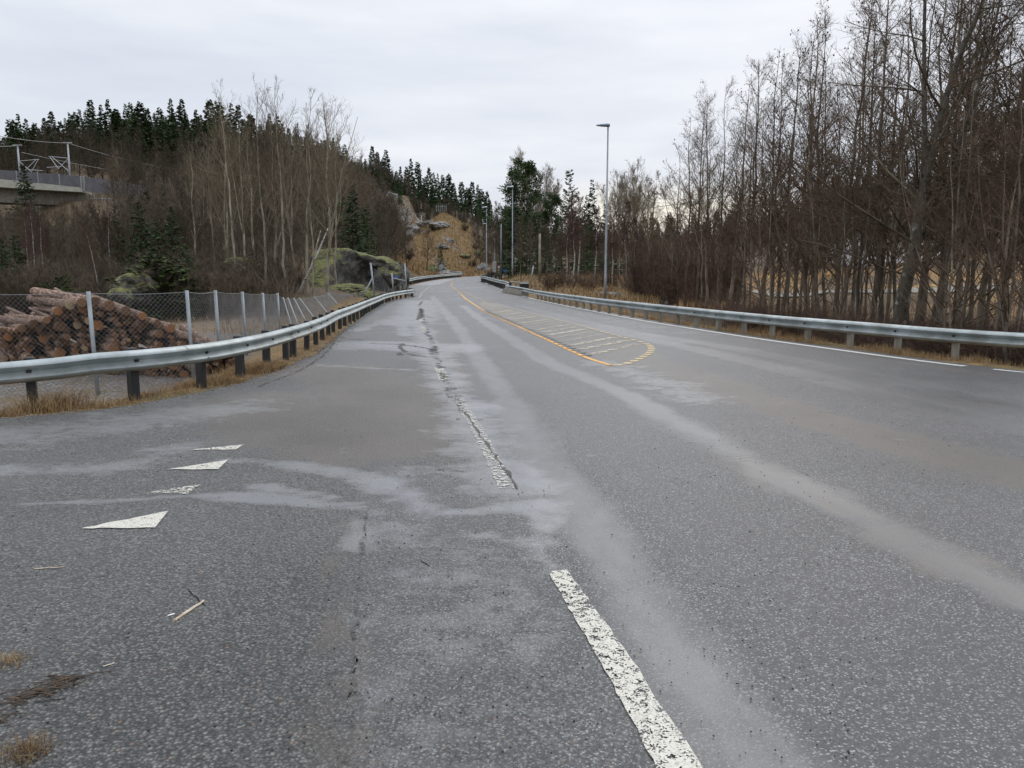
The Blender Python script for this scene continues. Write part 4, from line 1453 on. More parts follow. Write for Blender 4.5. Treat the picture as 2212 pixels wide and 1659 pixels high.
def build_right_wood():
    A = [bare_tree('alder', 13, rng.uniform(.075, .105), 'alderbark', 'aldertwig', n1=44, n2=7, n3=3, t0=.20, ang1=(38, 62), len1=.21, lmin=.04, up1=.55, twl=.5, twr=.0042, minr=.006, red=('alderred', .08 + .14 * (k % 3 == 1)), wob=.010) for k in range(6)]
    A.append(bare_tree('alder', 13, .10, 'alderbark', 'aldertwig', n1=40, n2=7, n3=3, t0=.18, len1=.22, up1=.5, twl=.5, twr=.0042, minr=.0055, fork=1, red=('alderred', .08)))
    spots = []
    # front row, its height falling away with distance to the low end on the left
    row = [(1478, 49, 11.9), (1502, 47, 12.6), (1524, 45, 12.4), (1548, 44, 12.9), (1572, 41.5, 12.6), (1592, 42, 13.6), (1616, 39, 12.4), (1640, 38, 13.3), (1662, 37, 12.6), (1690, 35.5, 13.0), (1712, 36, 14.2), (1742, 33.5, 13.2), (1768, 33, 13.4), (1796, 31.5, 13.3),
           (1822, 30.5, 13.5), (1852, 29, 13.2), (1884, 28, 13.8), (1915, 27, 13.2), (1972, 25, 13.5), (2010, 24, 13), (2040, 25.5, 14), (2072, 23, 13.2), (2110, 22, 13.6), (2150, 23, 13.4), (2185, 21, 13.5), (2225, 20, 13), (2290, 19, 13.5)]
    for px, d, h in row:
        spots.append((px, d, h, 'front'))
    back = [(1492, 55, 11.2), (1536, 54, 12.0), (1580, 52, 12.4), (1606, 50, 12.6), (1652, 48, 12.8), (1676, 45, 12.4), (1728, 44, 13.4), (1756, 42, 12.8), (1784, 40, 13.6), (1808, 41, 13.0), (1838, 37, 13.4), (1868, 36, 13.2), (1900, 35, 14.0), (1932, 34, 13.6), (1990, 32, 13.6), (2025, 31, 13.8), (2060, 30, 13.4), (2095, 29, 13.8), (2130, 30, 13.6), (2170, 28, 13.6), (2200, 27, 13.8), (2260, 26, 13.6), (2330, 25, 13.4)]
    for px, d, h in back:
        spots.append((px, d, h, 'back'))
    words = {'front': 'bare dark alder in the row next to the right guardrail', 'back': 'bare dark alder in the second row of the roadside wood'}
    for i, (px, d, h, w) in enumerate(spots):
        x, y = at(px, d)
        lab = words[w]
        grp = 'alders in the %s row of the roadside wood' % w
        if i == 0:
            lab = 'lowest bare alder, at the open left end of the roadside wood'
        elif i == 10:
            lab = 'tall thin alder whose tip stands above its neighbours near the middle of the wood'
        pr = A[i % 7]
        plant_tree('alder_tree', pr, x, y, lab, 'tree', grp, s=h / 13 * rng.uniform(.75, 1.3), sz=h / 13, tilt=(rng.normal(0, .03), rng.normal(0, .03)))
    # low bushy end trees
    E_ = [bare_tree('alder', 8.5, .055, 'alderbark', 'aldertwig', n1=24, n2=6, n3=4, t0=.18, ang1=(40, 70), len1=.34, up1=.5, twl=.36, twr=.0045, minr=.006, red=('alderred', .06), fork=1) for _ in range(2)]
    for k, (px, d, h) in enumerate([(1448, 52, 7.5), (1462, 48, 9.6), (1430, 56, 5.8), (1515, 42, 8.2), (1556, 38, 8.4), (1600, 36, 7.2), (1640, 33, 7.6)]):
        x, y = at(px, d)
        plant_tree('alder_tree', E_[k % 2], x, y, 'low many-branched alder at the edge of the roadside wood', 'tree', 'low alders at the edge of the roadside wood', s=h / 8.5)
    # the big lichen-covered leaning double trunk
    big = bare_tree('willow', 13.5, .235, 'lichenbark', 'browntwig', n1=26, n2=7, n3=5, t0=.24, ang1=(45, 80), len1=.34, up1=.35, twl=.45, twr=.0045, minr=.006, wob=.02, fork=1, lean=(.05, 0), curve=.10, red=('alderred', .04))
    x, y = at(1933, 21.5)
    plant_tree('willow_tree', big, x, y, 'thick leaning lichen-spotted tree with a double trunk behind the right guardrail', 'tree', s=1.0, rz=0)
    big2 = bare_tree('willow', 12, .17, 'lichenbark', 'browntwig', n1=24, n2=7, n3=5, t0=.18, ang1=(45, 80), len1=.34, up1=.3, twl=.45, twr=.0045, minr=.006, wob=.02, fork=1, lean=(.10, 0), curve=.12)
    x, y = at(1950, 22.3)
    plant_tree('willow_tree', big2, x, y, 'dark second trunk leaning close beside the thick lichen-spotted tree', 'tree', rz=.3)
    # slender forked stems between the alders
    k = 0
    for px, d, h in ((1668, 30, 6.8), (1705, 29, 7.6), (1745, 27, 6.5), (1780, 27, 8), (1815, 25, 6.6), (1850, 25, 7.8), (1886, 27, 7), (2005, 22, 6.8), (2030, 20, 7.6), (2060, 19, 6.5), (2095, 18.5, 7.8), (2140, 18, 7.2), (2180, 17, 7), (2215, 17.5, 8), (2250, 16, 7), (1730, 38, 8), (1830, 34, 8), (2050, 26, 8), (2120, 25, 8)):
        x, y = at(px, d)
        plant_tree('alder_tree', E_[k % 2], x, y, 'slender crooked sapling tangled among the alder trunks', 'tree', 'saplings among the alders', s=h / 8.5, tilt=(rng.normal(0, .06), rng.normal(0, .06)))
        k += 1
    # brush
    S = [shrub('thicket', 3.4, 15, 'shrubtwig', twl=.34, spread=.20, n1=8, n2=4, twr=.006, r=.018) for _ in range(4)]
    k = 0
    FB = joined(bare_tree('bare', 10, .12, 'darkbark', 'browntwig', n1=30, n2=6, n3=4, t0=.10, ang1=(28, 56), len1=.32, up1=.5, twl=.6, twr=.016, minr=.02), 'field_edge_tree')
    for px in np.arange(1440, 2290, 13):
        x, y = at(px + rng.normal(0, 5), rng.uniform(112, 135))
        if 1840 < px < 1900 or 1970 < px < 2000:
            continue
        plant_single('bare_tree', FB, x, y, 'bare tree at the far edge of the ochre field beyond the alders', 'tree', 'trees along the far edge of the field', s=rng.uniform(.7, 1.1))
    for px in np.arange(1372, 1600, 9.5):
        for row_ in range(2):
            d = rng.uniform(46, 58) + row_ * 9
            x, y = at(px + rng.normal(0, 5), d)
            plant_single('thicket_bush', S[k % 4], x, y, 'dark reddish bare bush in the dense thicket behind the nearest street lamp', 'bush', 'bushes of the dense reddish thicket', s=rng.uniform(.8, 1.4), sz=rng.uniform(.7, 1.6))
            k += 1
    S2 = [shrub('brush', 1.7, 20, 'shrubtwig', twl=.22, spread=.45, n1=8, n2=4, twr=.004, r=.009, jit=.13) for _ in range(3)]
    for px in np.arange(1585, 2330, 20):
        for row_ in range(2):
            dr = np.interp(px, [1585, 1700, 1900, 2123, 2330], [22, 19.3, 17.0, 14.6, 13.0])
            d = dr + rng.uniform(2.5, 5.0) + row_ * 4.5
            if 1885 < px < 1975:
                continue
            x, y = at(px + rng.normal(0, 8), d)
            plant_single('brush_bush', S2[k % 3], x, y, 'low thin-stemmed bare bush under the alders behind the right guardrail', 'bush', 'low bushes under the alders', s=rng.uniform(.8, 1.25))
            k += 1
    for px in np.arange(1180, 1380, 14):
        d = rng.uniform(56, 66)
        x, y = at(px + rng.normal(0, 4), d)
        plant_single('brush_bush', S2[k % 3], x, y, 'rust-brown low bush on the verge below the white birches', 'bush', 'low bushes below the birches', s=rng.uniform(.9, 1.3))
        k += 1


def build_centre_trees():
    B = [bare_tree('birch', 12, .11, 'birchbark', 'birchtwig', n1=48, n2=8, n3=6, t0=.38, ang1=(25, 50), len1=.26, lmin=.05, up1=.5, twl=.45, twr=.012, droop=.25, minr=.014) for _ in range(3)]
    R_ = [bare_tree('round', 11, .12, 'aspenbark', 'aspentwig', n1=26, n2=7, n3=5, t0=.28, ang1=(22, 44), len1=.46, lmin=.05, up1=.9, twl=.6, twr=.009, fork=3, minr=.011) for _ in range(2)]
    names = ['white birch with a slightly crooked stem, left of the paler pair', 'whitest straight birch stem in front of the dark pines', 'white birch beside the straightest birch stem', 'thin pale birch between the pines and the nearest lamp', 'birch just left of the nearest street lamp', 'birch right of the nearest street lamp, mottled stem', 'mottled birch at the right end of the birch row']
    for i, (px, d, ty) in enumerate([(1222, 62, 505), (1238, 61, 420), (1246, 64, 430), (1282, 66, 450), (1322, 63, 470), (1352, 66, 440), (1366, 68, 470)]):
        x, y = at(px, d)
        h = max(6, (zpx(ty, d) - Hs(x, y)))
        plant_tree('birch_tree', B[i % 3], x, y, names[i], 'tree', 'birches by the right verge', s=h / 12)
    for i, (px, d, ty, lab) in enumerate([(1362, 92, 362, 'round-crowned bare tree right of the nearest lamp pole'), (1395, 96, 395, 'small round bare tree at the right of the round-crowned one'), (1335, 98, 380, 'bare tree partly behind the nearest lamp pole'), (1168, 112, 372, 'rounded bare tree between the two tall pines'), (1150, 116, 385, 'bare tree right beside the dense green pine'), (1110, 128, 340, 'tall thin bare tree above the green pine beside the second lamp')]):
        x, y = at(px, d)
        h = zpx(ty, d) - Hs(x, y)
        plant_tree('bare_tree', R_[i % 2], x, y, lab, 'tree', s=h / 11 * (.75 if px == 1110 else 1), sz=h / 11)
    Pn = [pine('pine', 14, .20, t0=.30, nb=40, cr=.75, width=.26), conifer('pine', 14, .2, 'pine', 'pinebark', width=.22, whorl=.5, per=6, nc=22, cl=.6, cw=.13, gap=.3, droop=.15, t0=.36, shape=.75)]
    Sp = [conifer('spruce', 14, .2, 'spruce', 'darkbark', width=.20, whorl=.42, per=7, nc=15, cl=.6, cw=.15) for _ in range(2)]
    for i, (px, d, ty, m_, lab, kd, w) in enumerate([
            (1128, 98, 364, Pn[0], 'tall broad pine right of the second street lamp', 'pine_tree', 1.0),
            (1108, 92, 415, Sp[0], 'dense dark green spruce behind the second street lamp', 'spruce_tree', 1.25),
            (1136, 90, 440, Sp[1], 'wide dark spruce filling the gap right of the second lamp', 'spruce_tree', 1.2),
            (1228, 92, 369, Pn[1], 'pine with a pointed crown behind the white birches', 'pine_tree', 1.0),
            (1276, 96, 388, Sp[1], 'narrow dark spruce left of the nearest lamp', 'spruce_tree', .9),
            (1262, 104, 420, Sp[0], 'shorter dark spruce beside the narrow one', 'spruce_tree', .9),
            (1190, 106, 430, Pn[0], 'lower pine between the two tall pines', 'pine_tree', .9),
            (1160, 96, 470, Sp[0], 'low dark spruce under the pines', 'spruce_tree', 1.1),
            (1305, 110, 440, Sp[1], 'dark spruce behind the nearest lamp pole', 'spruce_tree', .9),
            (1092, 150, 470, Sp[0], 'dark spruce left of the second street lamp', 'spruce_tree', 1.0),
            (955, 168, 527, Sp[1], 'young spruce standing alone on the ochre knoll', 'spruce_tree', 1.4),
            (768, 62, 398, Sp[0], 'large dark spruce above the mossy rock', 'spruce_tree', 1.35),
            (788, 70, 445, Sp[1], 'spruce half hidden behind the large one above the mossy rock', 'spruce_tree', 1.2)]):
        x, y = at(px, d)
        h = zpx(ty, d) - Hs(x, y)
        plant_tree(kd, m_, x, y, lab, 'tree', s=h / 14 * w, sz=h / 14)
    # dark fill of trunks behind the right bank
    F_ = [bare_tree('bare', 11, .10, 'darkbark', 'browntwig', n1=40, n2=7, n3=5, t0=.30, ang1=(30, 55), len1=.26, up1=.5, twl=.4, twr=.014, minr=.016) for _ in range(3)]
    F_ = [(a, b) for a, b in F_]
    k = 0
    for d, n, a, b in ((78, 16, 1125, 1420), (98, 16, 1075, 1420), (125, 18, 1075, 1440), (165, 14, 1070, 1460)):
        for px in np.linspace(a, b, n):
            x, y = at(px + rng.normal(0, 6), d + rng.uniform(-6, 6))
            ty = rng.uniform(470, 520) if px > 1150 else rng.uniform(440, 480)
            h = max(5, zpx(ty, d) - Hs(x, y))
            plant_tree('bare_tree', F_[k % 3], x, y, 'thin dark bare tree in the wood behind the birches', 'tree', 'bare trees behind the birches', s=h / 11)
            k += 1
    S = [conifer('spruce', 10, .14, 'spruce', 'darkbark', width=.2, whorl=.45, per=6, nc=12, cl=.6, cw=.16)]
    for i, (px, d) in enumerate([(1150, 118), (1180, 112), (1212, 120), (1245, 116), (1262, 126), (1295, 122), (1330, 124), (1352, 130), (1380, 128), (1410, 134), (1120, 140), (1085, 160), (1300, 150), (1200, 150), (1240, 150), (1270, 90), (1180, 88), (1320, 96)]):
        x, y = at(px, d)
        h = max(4, zpx(rng.uniform(455, 500), d) - Hs(x, y))
        plant_tree('spruce_tree', S[0], x, y, 'dark spruce in the understorey of the wood behind the birches', 'tree', 'understorey spruces behind the birches', s=h / 10)


def build_left_trees():
    A = [bare_tree('aspen', 13, rng.uniform(.085, .12), 'aspenbark', 'aspentwig', n1=24, n2=6, n3=3, t0=.28, ang1=(22, 46), len1=.44, lmin=.05, up1=.75, twl=.5, twr=.0055, wob=.012, fork=k % 2, minr=.008, ang2=(25, 50)) for k in range(5)]
    sp = [(470, 50, 285), (497, 47, 262), (518, 45, 216), (541, 48, 248), (556, 52, 290), (580, 43, 203), (600, 50, 244), (622, 42, 207), (645, 47, 262), (667, 44, 226), (680, 41, 290), (712, 42, 214), (727, 50, 292), (448, 56, 300), (430, 52, 330)]
    names = ['grey aspen fifth from the spruce', 'thin grey aspen with a high pale tip', 'tall grey-tan aspen in the left part of the aspen group', 'straight aspen between two taller ones', 'lower aspen in the back of the aspen group', 'tallest aspen of the roadside group, its crown against the sky', 'slim aspen behind the tallest ones', 'tall forked aspen with upswept branches against the sky', 'aspen with a thin pale stem in the middle of the group', 'tall aspen just left of the thickest stem', 'short stout aspen stem near the leaning white snag', 'thickest pale aspen nearest the mossy rock', 'low aspen beside the dark spruce', 'grey aspen at the left end of the group', 'last small aspen left of the group']
    for i, (px, d, ty) in enumerate(sp):
        x, y = at(px, d)
        h = zpx(ty, d) - Hs(x, y)
        plant_tree('aspen_tree', A[i % 5], x, y, names[i], 'tree', 'aspens above the lot', s=h / 13 * (1.1 if px == 712 else .95), sz=h / 13, tilt=(rng.normal(0, .02), rng.normal(0, .02)))
    # leaning snags
    for (b, t, d, mt, lab) in (((640, 640), (728, 470), 43, 'birchbark', 'white leaning birch snag between the aspens'), ((620, 650), (508, 560), 41, 'darkbark', 'dark fallen trunk leaning left under the aspens'), ((648, 645), (700, 500), 44, 'aspenbark', 'tan leaning stem beside the white snag')):
        p0 = Vector((*at(b[0], d), zpx(b[1] + 8, d)))
        p1 = Vector((*at(t[0], d + 1.5), zpx(t[1], d + 1.5)))
        mid = p0.lerp(p1, .5) + Vector((.12, 0, .1))
        o = MB().tube([p0, mid, p1], [.075, .055, .025], 8).build('leaning_trunk', M[mt], None, True)
        tag(o, lab, 'dead trunk')
    # slim white birches at the far left
    B = [bare_tree('birch', 9, .075, 'birchbark', 'birchtwig', n1=36, n2=7, n3=6, t0=.35, ang1=(25, 50), len1=.24, up1=.5, twl=.4, twr=.008, minr=.010, droop=.2) for _ in range(2)]
    for i, (px, d, ty, lab, tl) in enumerate([(86, 44, 430, 'slim white birch on the left bank below the viaduct', 0), (104, 45, 440, 'second slim birch close beside the white one below the viaduct', 0), (228, 40, 470, 'white birch leaning left behind the log pile', -.16), (246, 47, 440, 'mottled birch right of the leaning one behind the log pile', 0.02), (72, 47, 450, 'faint thin birch left of the slim white pair', 0)]):
        x, y = at(px, d)
        h = zpx(ty, d) - Hs(x, y)
        plant_tree('birch_tree', B[i % 2], x, y, lab, 'tree', s=h / 9, tilt=(0, tl), rz=0)
    # wood on the bank: mid distance bare trees
    D_ = [bare_tree('bare', 10, .10, 'darkbark', 'browntwig', n1=38, n2=7, n3=4, t0=.14, ang1=(28, 56), len1=.30, up1=.5, twl=.5, twr=.010, minr=.013, fork=k % 2) for k in range(4)]
    D2 = [(joined(p, 'far_bare_tree')) for p in D_]
    k = 0
    for d, step, a, b in ((52, 26, -60, 470), (66, 24, -40, 700), (84, 24, -40, 780), (108, 22, -30, 840)):
        for px in np.arange(a, b, step):
            pxx = px + rng.normal(0, 8)
            dd = d + rng.uniform(-6, 6)
            x, y = at(pxx, dd)
            h = rng.uniform(6.0, 9.5)
            # keep the viaduct clear
            ty_min = np.interp(pxx, [0, 250, 330, 500, 800], [428, 436, 400, 380, 430])
            h = min(h, zpx(ty_min + rng.uniform(0, 40), dd) - Hs(x, y))
            if h < 2:
                continue
            plant_tree('bare_tree', D_[k % 4], x, y, 'bare brown tree on the wooded bank behind the log yard', 'tree', 'bare trees on the bank behind the log yard', s=h / 10 * 1.1, sz=h / 10)
            k += 1
    # dark conifers on the bank
    Sp = [conifer('spruce', 9, .13, 'spruce', 'darkbark', width=.24, whorl=.32, per=7, nc=14, cl=.5, cw=.11) for _ in range(2)]
    Jn = [conifer('juniper', 3, .07, 'juniper', 'darkbark', width=.42, whorl=.16, per=8, nc=14, cl=.30, cw=.06, shape=.55, droop=.1, t0=.02) for _ in range(2)]
    for i, (px, d, ty, m_, w, lab, kd) in enumerate([
            (80, 100, 358, Sp[0], 1.25, 'dark bushy spruce standing in front of the viaduct', 'spruce_tree'),
            (318, 47, 430, Sp[1], 1.3, 'tall sparse dark spruce left of the aspens', 'spruce_tree'),
            (352, 46, 468, Sp[0], 1.5, 'dark spruce beside the tall sparse one', 'spruce_tree'),
            (18, 40, 505, Sp[1], 1.5, 'dark spruce at the left edge behind the fence', 'spruce_tree'),
            (52, 42, 498, Sp[0], 1.4, 'dark spruce second from the left edge', 'spruce_tree'),
            (300, 38, 520, Sp[0], 1.6, 'dark green spruce above the mossy boulder', 'spruce_tree'),
            (345, 35, 545, Jn[1], 2.6, 'broad yellow-green young conifer right of the mossy boulder', 'young_conifer'),
            (390, 36, 562, Jn[0], 2.3, 'low spreading green conifer under the aspens', 'young_conifer'),
            (385, 47, 440, Sp[0], 1.2, 'dark spruce between the tall sparse one and the first aspens', 'spruce_tree'),
            (270, 50, 470, Sp[0], 1.3, 'shorter dark spruce left of the tall sparse one', 'spruce_tree'),
            (410, 40, 520, Sp[1], 1.5, 'wide low spruce right of the broad young conifer', 'spruce_tree'),
            (138, 29, 583, Jn[0], 1.2, 'bright green little pine behind the log pile', 'young_conifer'),
            (108, 29.5, 597, Jn[1], 1.0, 'smaller green bush left of the little pine', 'young_conifer')]):
        x, y = at(px, d)
        h = zpx(ty, d) - Hs(x, y)
        plant_tree(kd, m_, x, y, lab, 'tree', s=h / (9 if m_ in Sp else 3) * w * (1 if m_ in Sp else .8), sz=h / (9 if m_ in Sp else 3))
    k = 0
    for px, d, ty in ((268, 70, 440), (300, 82, 420), (335, 74, 410), (372, 88, 405), (405, 76, 432), (430, 95, 400), (455, 84, 440), (20, 72, 470), (45, 66, 492), (150, 78, 478), (175, 86, 470), (210, 72, 500), (120, 64, 520), (490, 100, 398), (530, 110, 380), (570, 118, 372), (610, 112, 395), (655, 120, 370), (690, 105, 420), (720, 96, 430), (745, 110, 405), (800, 100, 440), (822, 120, 450), (240, 60, 500), (330, 62, 470), (640, 84, 470), (560, 80, 480)):
        x, y = at(px, d)
        h = max(3.5, zpx(ty, d) - Hs(x, y))
        plant_tree('spruce_tree', Sp[k % 2], x, y, 'dark green spruce among the bare trees on the left bank', 'tree', 'spruces among the bare trees of the left bank', s=h / 9 * 1.15, sz=h / 9)
        k += 1
    # brush along the foot of the bank
    S = [shrub('brush', 2.6, 22, 'browntwig', twl=.30, spread=.45, n1=9, n2=5, twr=.007, r=.016, jit=.13) for _ in range(3)]
    k = 0
    for d, step, a, b in ((36, 17, -40, 520), (43, 19, -40, 760), (54, 22, 380, 800)):
        for px in np.arange(a, b, step):
            x, y = at(px + rng.normal(0, 7), d + rng.uniform(-2.5, 2.5))
            if x > xl(y) - 2.5 or (px > 640 and d < 57):
                continue
            plant_single('brush_bush', S[k % 3], x, y, 'tangled brown bush at the foot of the wooded bank', 'bush', 'brown bushes at the foot of the bank', s=rng.uniform(.7, 1.2))
            k += 1
    return D2


def build_hill_forest(D2):
    Pn = [joined(conifer('pine', 13, .17, 'pine', 'pinebark', width=.20, whorl=.6, per=7, nc=13, cl=1.1, cw=.30, gap=.25, droop=.1, t0=.10, shape=.7), 'hill_pine') for _ in range(4)]
    Sp = [joined(conifer('spruce', 13, .17, 'spruce', 'darkbark', width=.19, whorl=.6, per=7, nc=11, cl=1.0, cw=.28, gap=.12, t0=.03), 'hill_spruce') for _ in range(4)]
    n = 0

    def skyline(px0, px1, step, tab, dtab, kinds, lab, grp, hr=(10, 14)):
        nonlocal n
        px = px0
        while px < px1:
            d = float(lerp_tab(dtab, px)) + rng.uniform(-12, 12)
            x, y = at(px, d)
            ty = float(lerp_tab(tab, px)) + rng.choice([-18, -8, -2, 4, 12, 24])
            g = Hs(x, y)
            h = zpx(ty, d) - g
            h = float(np.clip(h, 6, 17))
            kd = kinds[rng.integers(len(kinds))]
            me = (Pn if kd == 'pine' else Sp)[n % 4]
            plant_single('pine_tree' if kd == 'pine' else 'spruce_tree', me, x, y, lab, 'tree', grp, s=h / 13 * rng.uniform(.85, 1.35), sz=h / 13)
            n += 1
            px += step * rng.uniform(.45, 1.6)
    tab = [(-60, 330), (0, 318), (40, 285), (110, 268), (200, 252), (330, 246), (450, 248), (560, 262), (640, 290), (700, 318), (760, 330), (830, 348), (900, 358), (950, 378), (1000, 395), (1060, 412), (1100, 420)]
    dt = [(-60, 258), (600, 250), (700, 250), (760, 320), (900, 360), (1000, 400), (1100, 400)]
    lab = 'dark conifer on the skyline of the left hill'
    skyline(-30, 690, 10.5, tab, dt, ['pine', 'spruce', 'spruce'], lab, 'conifers along the skyline of the left hill')
    skyline(-30, 690, 13, [(a, b + 20) for a, b in tab], [(a, b - 18) for a, b in dt], ['pine', 'spruce'], 'dark conifer just below the skyline of the left hill', 'conifers below the skyline of the left hill')
    skyline(-30, 690, 15, [(a, b + 42) for a, b in tab], [(a, b - 34) for a, b in dt], ['pine', 'spruce'], 'conifer among the bare trees below the top of the left hill', 'conifers lower on the left hill')
    skyline(700, 1065, 10, tab, dt, ['pine', 'pine', 'spruce'], 'dark pine or spruce on the lower ridge behind the knoll', 'conifers on the ridge behind the knoll')
    for q_, dq in ((58, -34), (92, -62), (110, -95)):
        skyline(690, 880, 11, [(a, b + q_) for a, b in tab], [(a, b + dq) for a, b in dt], ['spruce', 'pine', 'spruce'], 'dark conifer on the slope above the mossy rock and the cutting', 'conifers on the slope above the cutting', )
    skyline(770, 1065, 9, [(a, b + 38) for a, b in tab], [(a, b - 22) for a, b in dt], ['spruce'], 'dark spruce on the slope below the ridge behind the knoll', 'spruces on the slope behind the knoll')
    skyline(860, 1075, 8, [(a, b + 75) for a, b in tab], [(a, b - 50) for a, b in dt], ['spruce'], 'dark spruce low on the slope just behind the knoll', 'spruces low behind the knoll')
    skyline(1075, 1500, 12, [(1075, 470), (1300, 480), (1400, 478), (1500, 480)], [(1075, 400), (1500, 430)], ['pine', 'spruce'], 'small dark conifer on the low far ridge', 'conifers on the low far ridge')
    skyline(1500, 2240, 9.5, [(1500, 478), (1680, 460), (1725, 428), (1790, 405), (1846, 388), (1900, 382), (2212, 364)], [(1500, 440), (2240, 440)], ['pine', 'spruce', 'pine'], 'dark conifer on the ridge of the far hill beyond the alders', 'conifers on the far hill beyond the alders')
    skyline(1700, 2240, 14, [(1700, 485), (1800, 440), (1900, 425), (2240, 410)], [(1500, 400), (2240, 400)], ['pine', 'spruce'], 'dark conifer on the slope of the far hill beyond the alders', 'conifers on the slope of the far hill')
    # bare trees clothing the slope of the left hill: the nearer ones one by one, the farther wood as one mass
    k = 0
    for d, step in ((128, 17), (150, 16)):
        for px in np.arange(-20, 690, step):
            dd = d + rng.uniform(-9, 9)
            pxx = px + rng.normal(0, 6)
            if d < 165 and pxx < 262:
                continue
            x, y = at(pxx, dd)
            plant_single('bare_tree', D2[k % 4], x, y, 'bare brown tree on the wooded slope of the left hill', 'tree', 'bare trees on the slope of the left hill', s=rng.uniform(.8, 1.1), sz=rng.uniform(.75, 1.1))
            k += 1
    low = []
    for _ in range(4):
        a, b = bare_tree('bare', 10, .12, 'darkbark', 'browntwig', n1=26, n2=6, n3=3, t0=.14, ang1=(30, 58), len1=.30, up1=.45, twl=.6, twr=.022, minr=.028)
        low.append(joined((a, b), 'low'))
    def mass(name, spots, label):
        parts, mi = [], []
        for i, (px, d) in enumerate(spots):
            me = low[i % 4]
            v = np.empty(len(me.vertices) * 3, np.float32)
            me.vertices.foreach_get('co', v)
            q = np.empty(len(me.loops), np.int32)
            me.loops.foreach_get('vertex_index', q)
            m_ = np.empty(len(me.polygons), np.int32)
            me.polygons.foreach_get('material_index', m_)
            x, y = at(px, d)
            a = rng.uniform(0, 6.283)
            v = v.reshape(-1, 3) * np.array([1, 1, rng.uniform(.75, 1.1)]) * rng.uniform(.85, 1.1)
            w = np.stack([v[:, 0] * math.cos(a) - v[:, 1] * math.sin(a) + x, v[:, 0] * math.sin(a) + v[:, 1] * math.cos(a) + y, v[:, 2] + Hs(x, y) - .1], 1)
            parts.append((w, q.reshape(-1, 4)))
            mi.append(m_)
        V, Q = cat(parts)
        o = link(name, npmesh(name, V, Q, None, mats=[M['darkbark'], M['browntwig'], M['browntwig']], midx=np.concatenate(mi)))
        tag(o, label, 'wood', kind='stuff')
    mass('bare_woods', [(px + rng.normal(0, 6), d + rng.uniform(-9, 9)) for d, st in ((172, 13), (192, 13), (212, 13), (232, 14)) for px in np.arange(-20, 690, st)], 'brown leafless wood covering the upper slope of the left hill')
    mass('bare_woods', [(p + rng.normal(0, 4), d + rng.uniform(-9, 9)) for d in (140, 165, 190, 215) for p in np.arange(690, 862, 9)], 'brown leafless wood on the slope above the mossy rock')
    mass('bare_woods', [(p + rng.normal(0, 4), rng.uniform(285, 330)) for p in np.arange(790, 1060, 6)] + [(p, rng.uniform(300, 420)) for p in np.arange(1480, 2240, 11)] + [(p, rng.uniform(330, 400)) for p in np.arange(1090, 1480, 9)], 'brown leafless wood on the far ridges')
    for px, d in [(p + rng.normal(0, 5), rng.uniform(100, 160)) for p in np.arange(760, 870, 8)] + [(p, rng.uniform(190, 235)) for p in np.arange(1025, 1110, 6)]:
        x, y = at(px, d)
        plant_single('bare_tree', D2[k % 4], x, y, 'bare brown tree on the slopes beside the knoll', 'tree', 'bare trees beside the knoll', s=rng.uniform(.8, 1.1), sz=rng.uniform(.75, 1.1))
        k += 1
    S = [shrub('knoll_bush', 2.2, 16, 'browntwig', twl=.4, spread=.5, n1=8, n2=4, twr=.016, r=.03, jit=.13) for _ in range(2)]
    for i in range(18):
        px, py = rng.uniform(880, 1060), rng.uniform(500, 578)
        if 900 < px < 1030 and py > 552 and i % 3:
            continue
        d = on_slope(px, py, 150, 262)
        x, y = at(px, d)
        plant_single('heath_bush', S[i % 2], x, y, 'small leafless bush on the ochre knoll', 'bush', 'bushes on the knoll', s=rng.uniform(.7, 1.5))
    for px, d, lab in ((925, 150, 'single dark bare tree standing before the ochre knoll'), (880, 120, 'bare tree at the foot of the rock cut'), (838, 75, 'dark bare trunk in front of the mossy rock')):
        x, y = at(px, d)
        plant_single('bare_tree', D2[0], x, y, lab, 'tree', s=1.0)


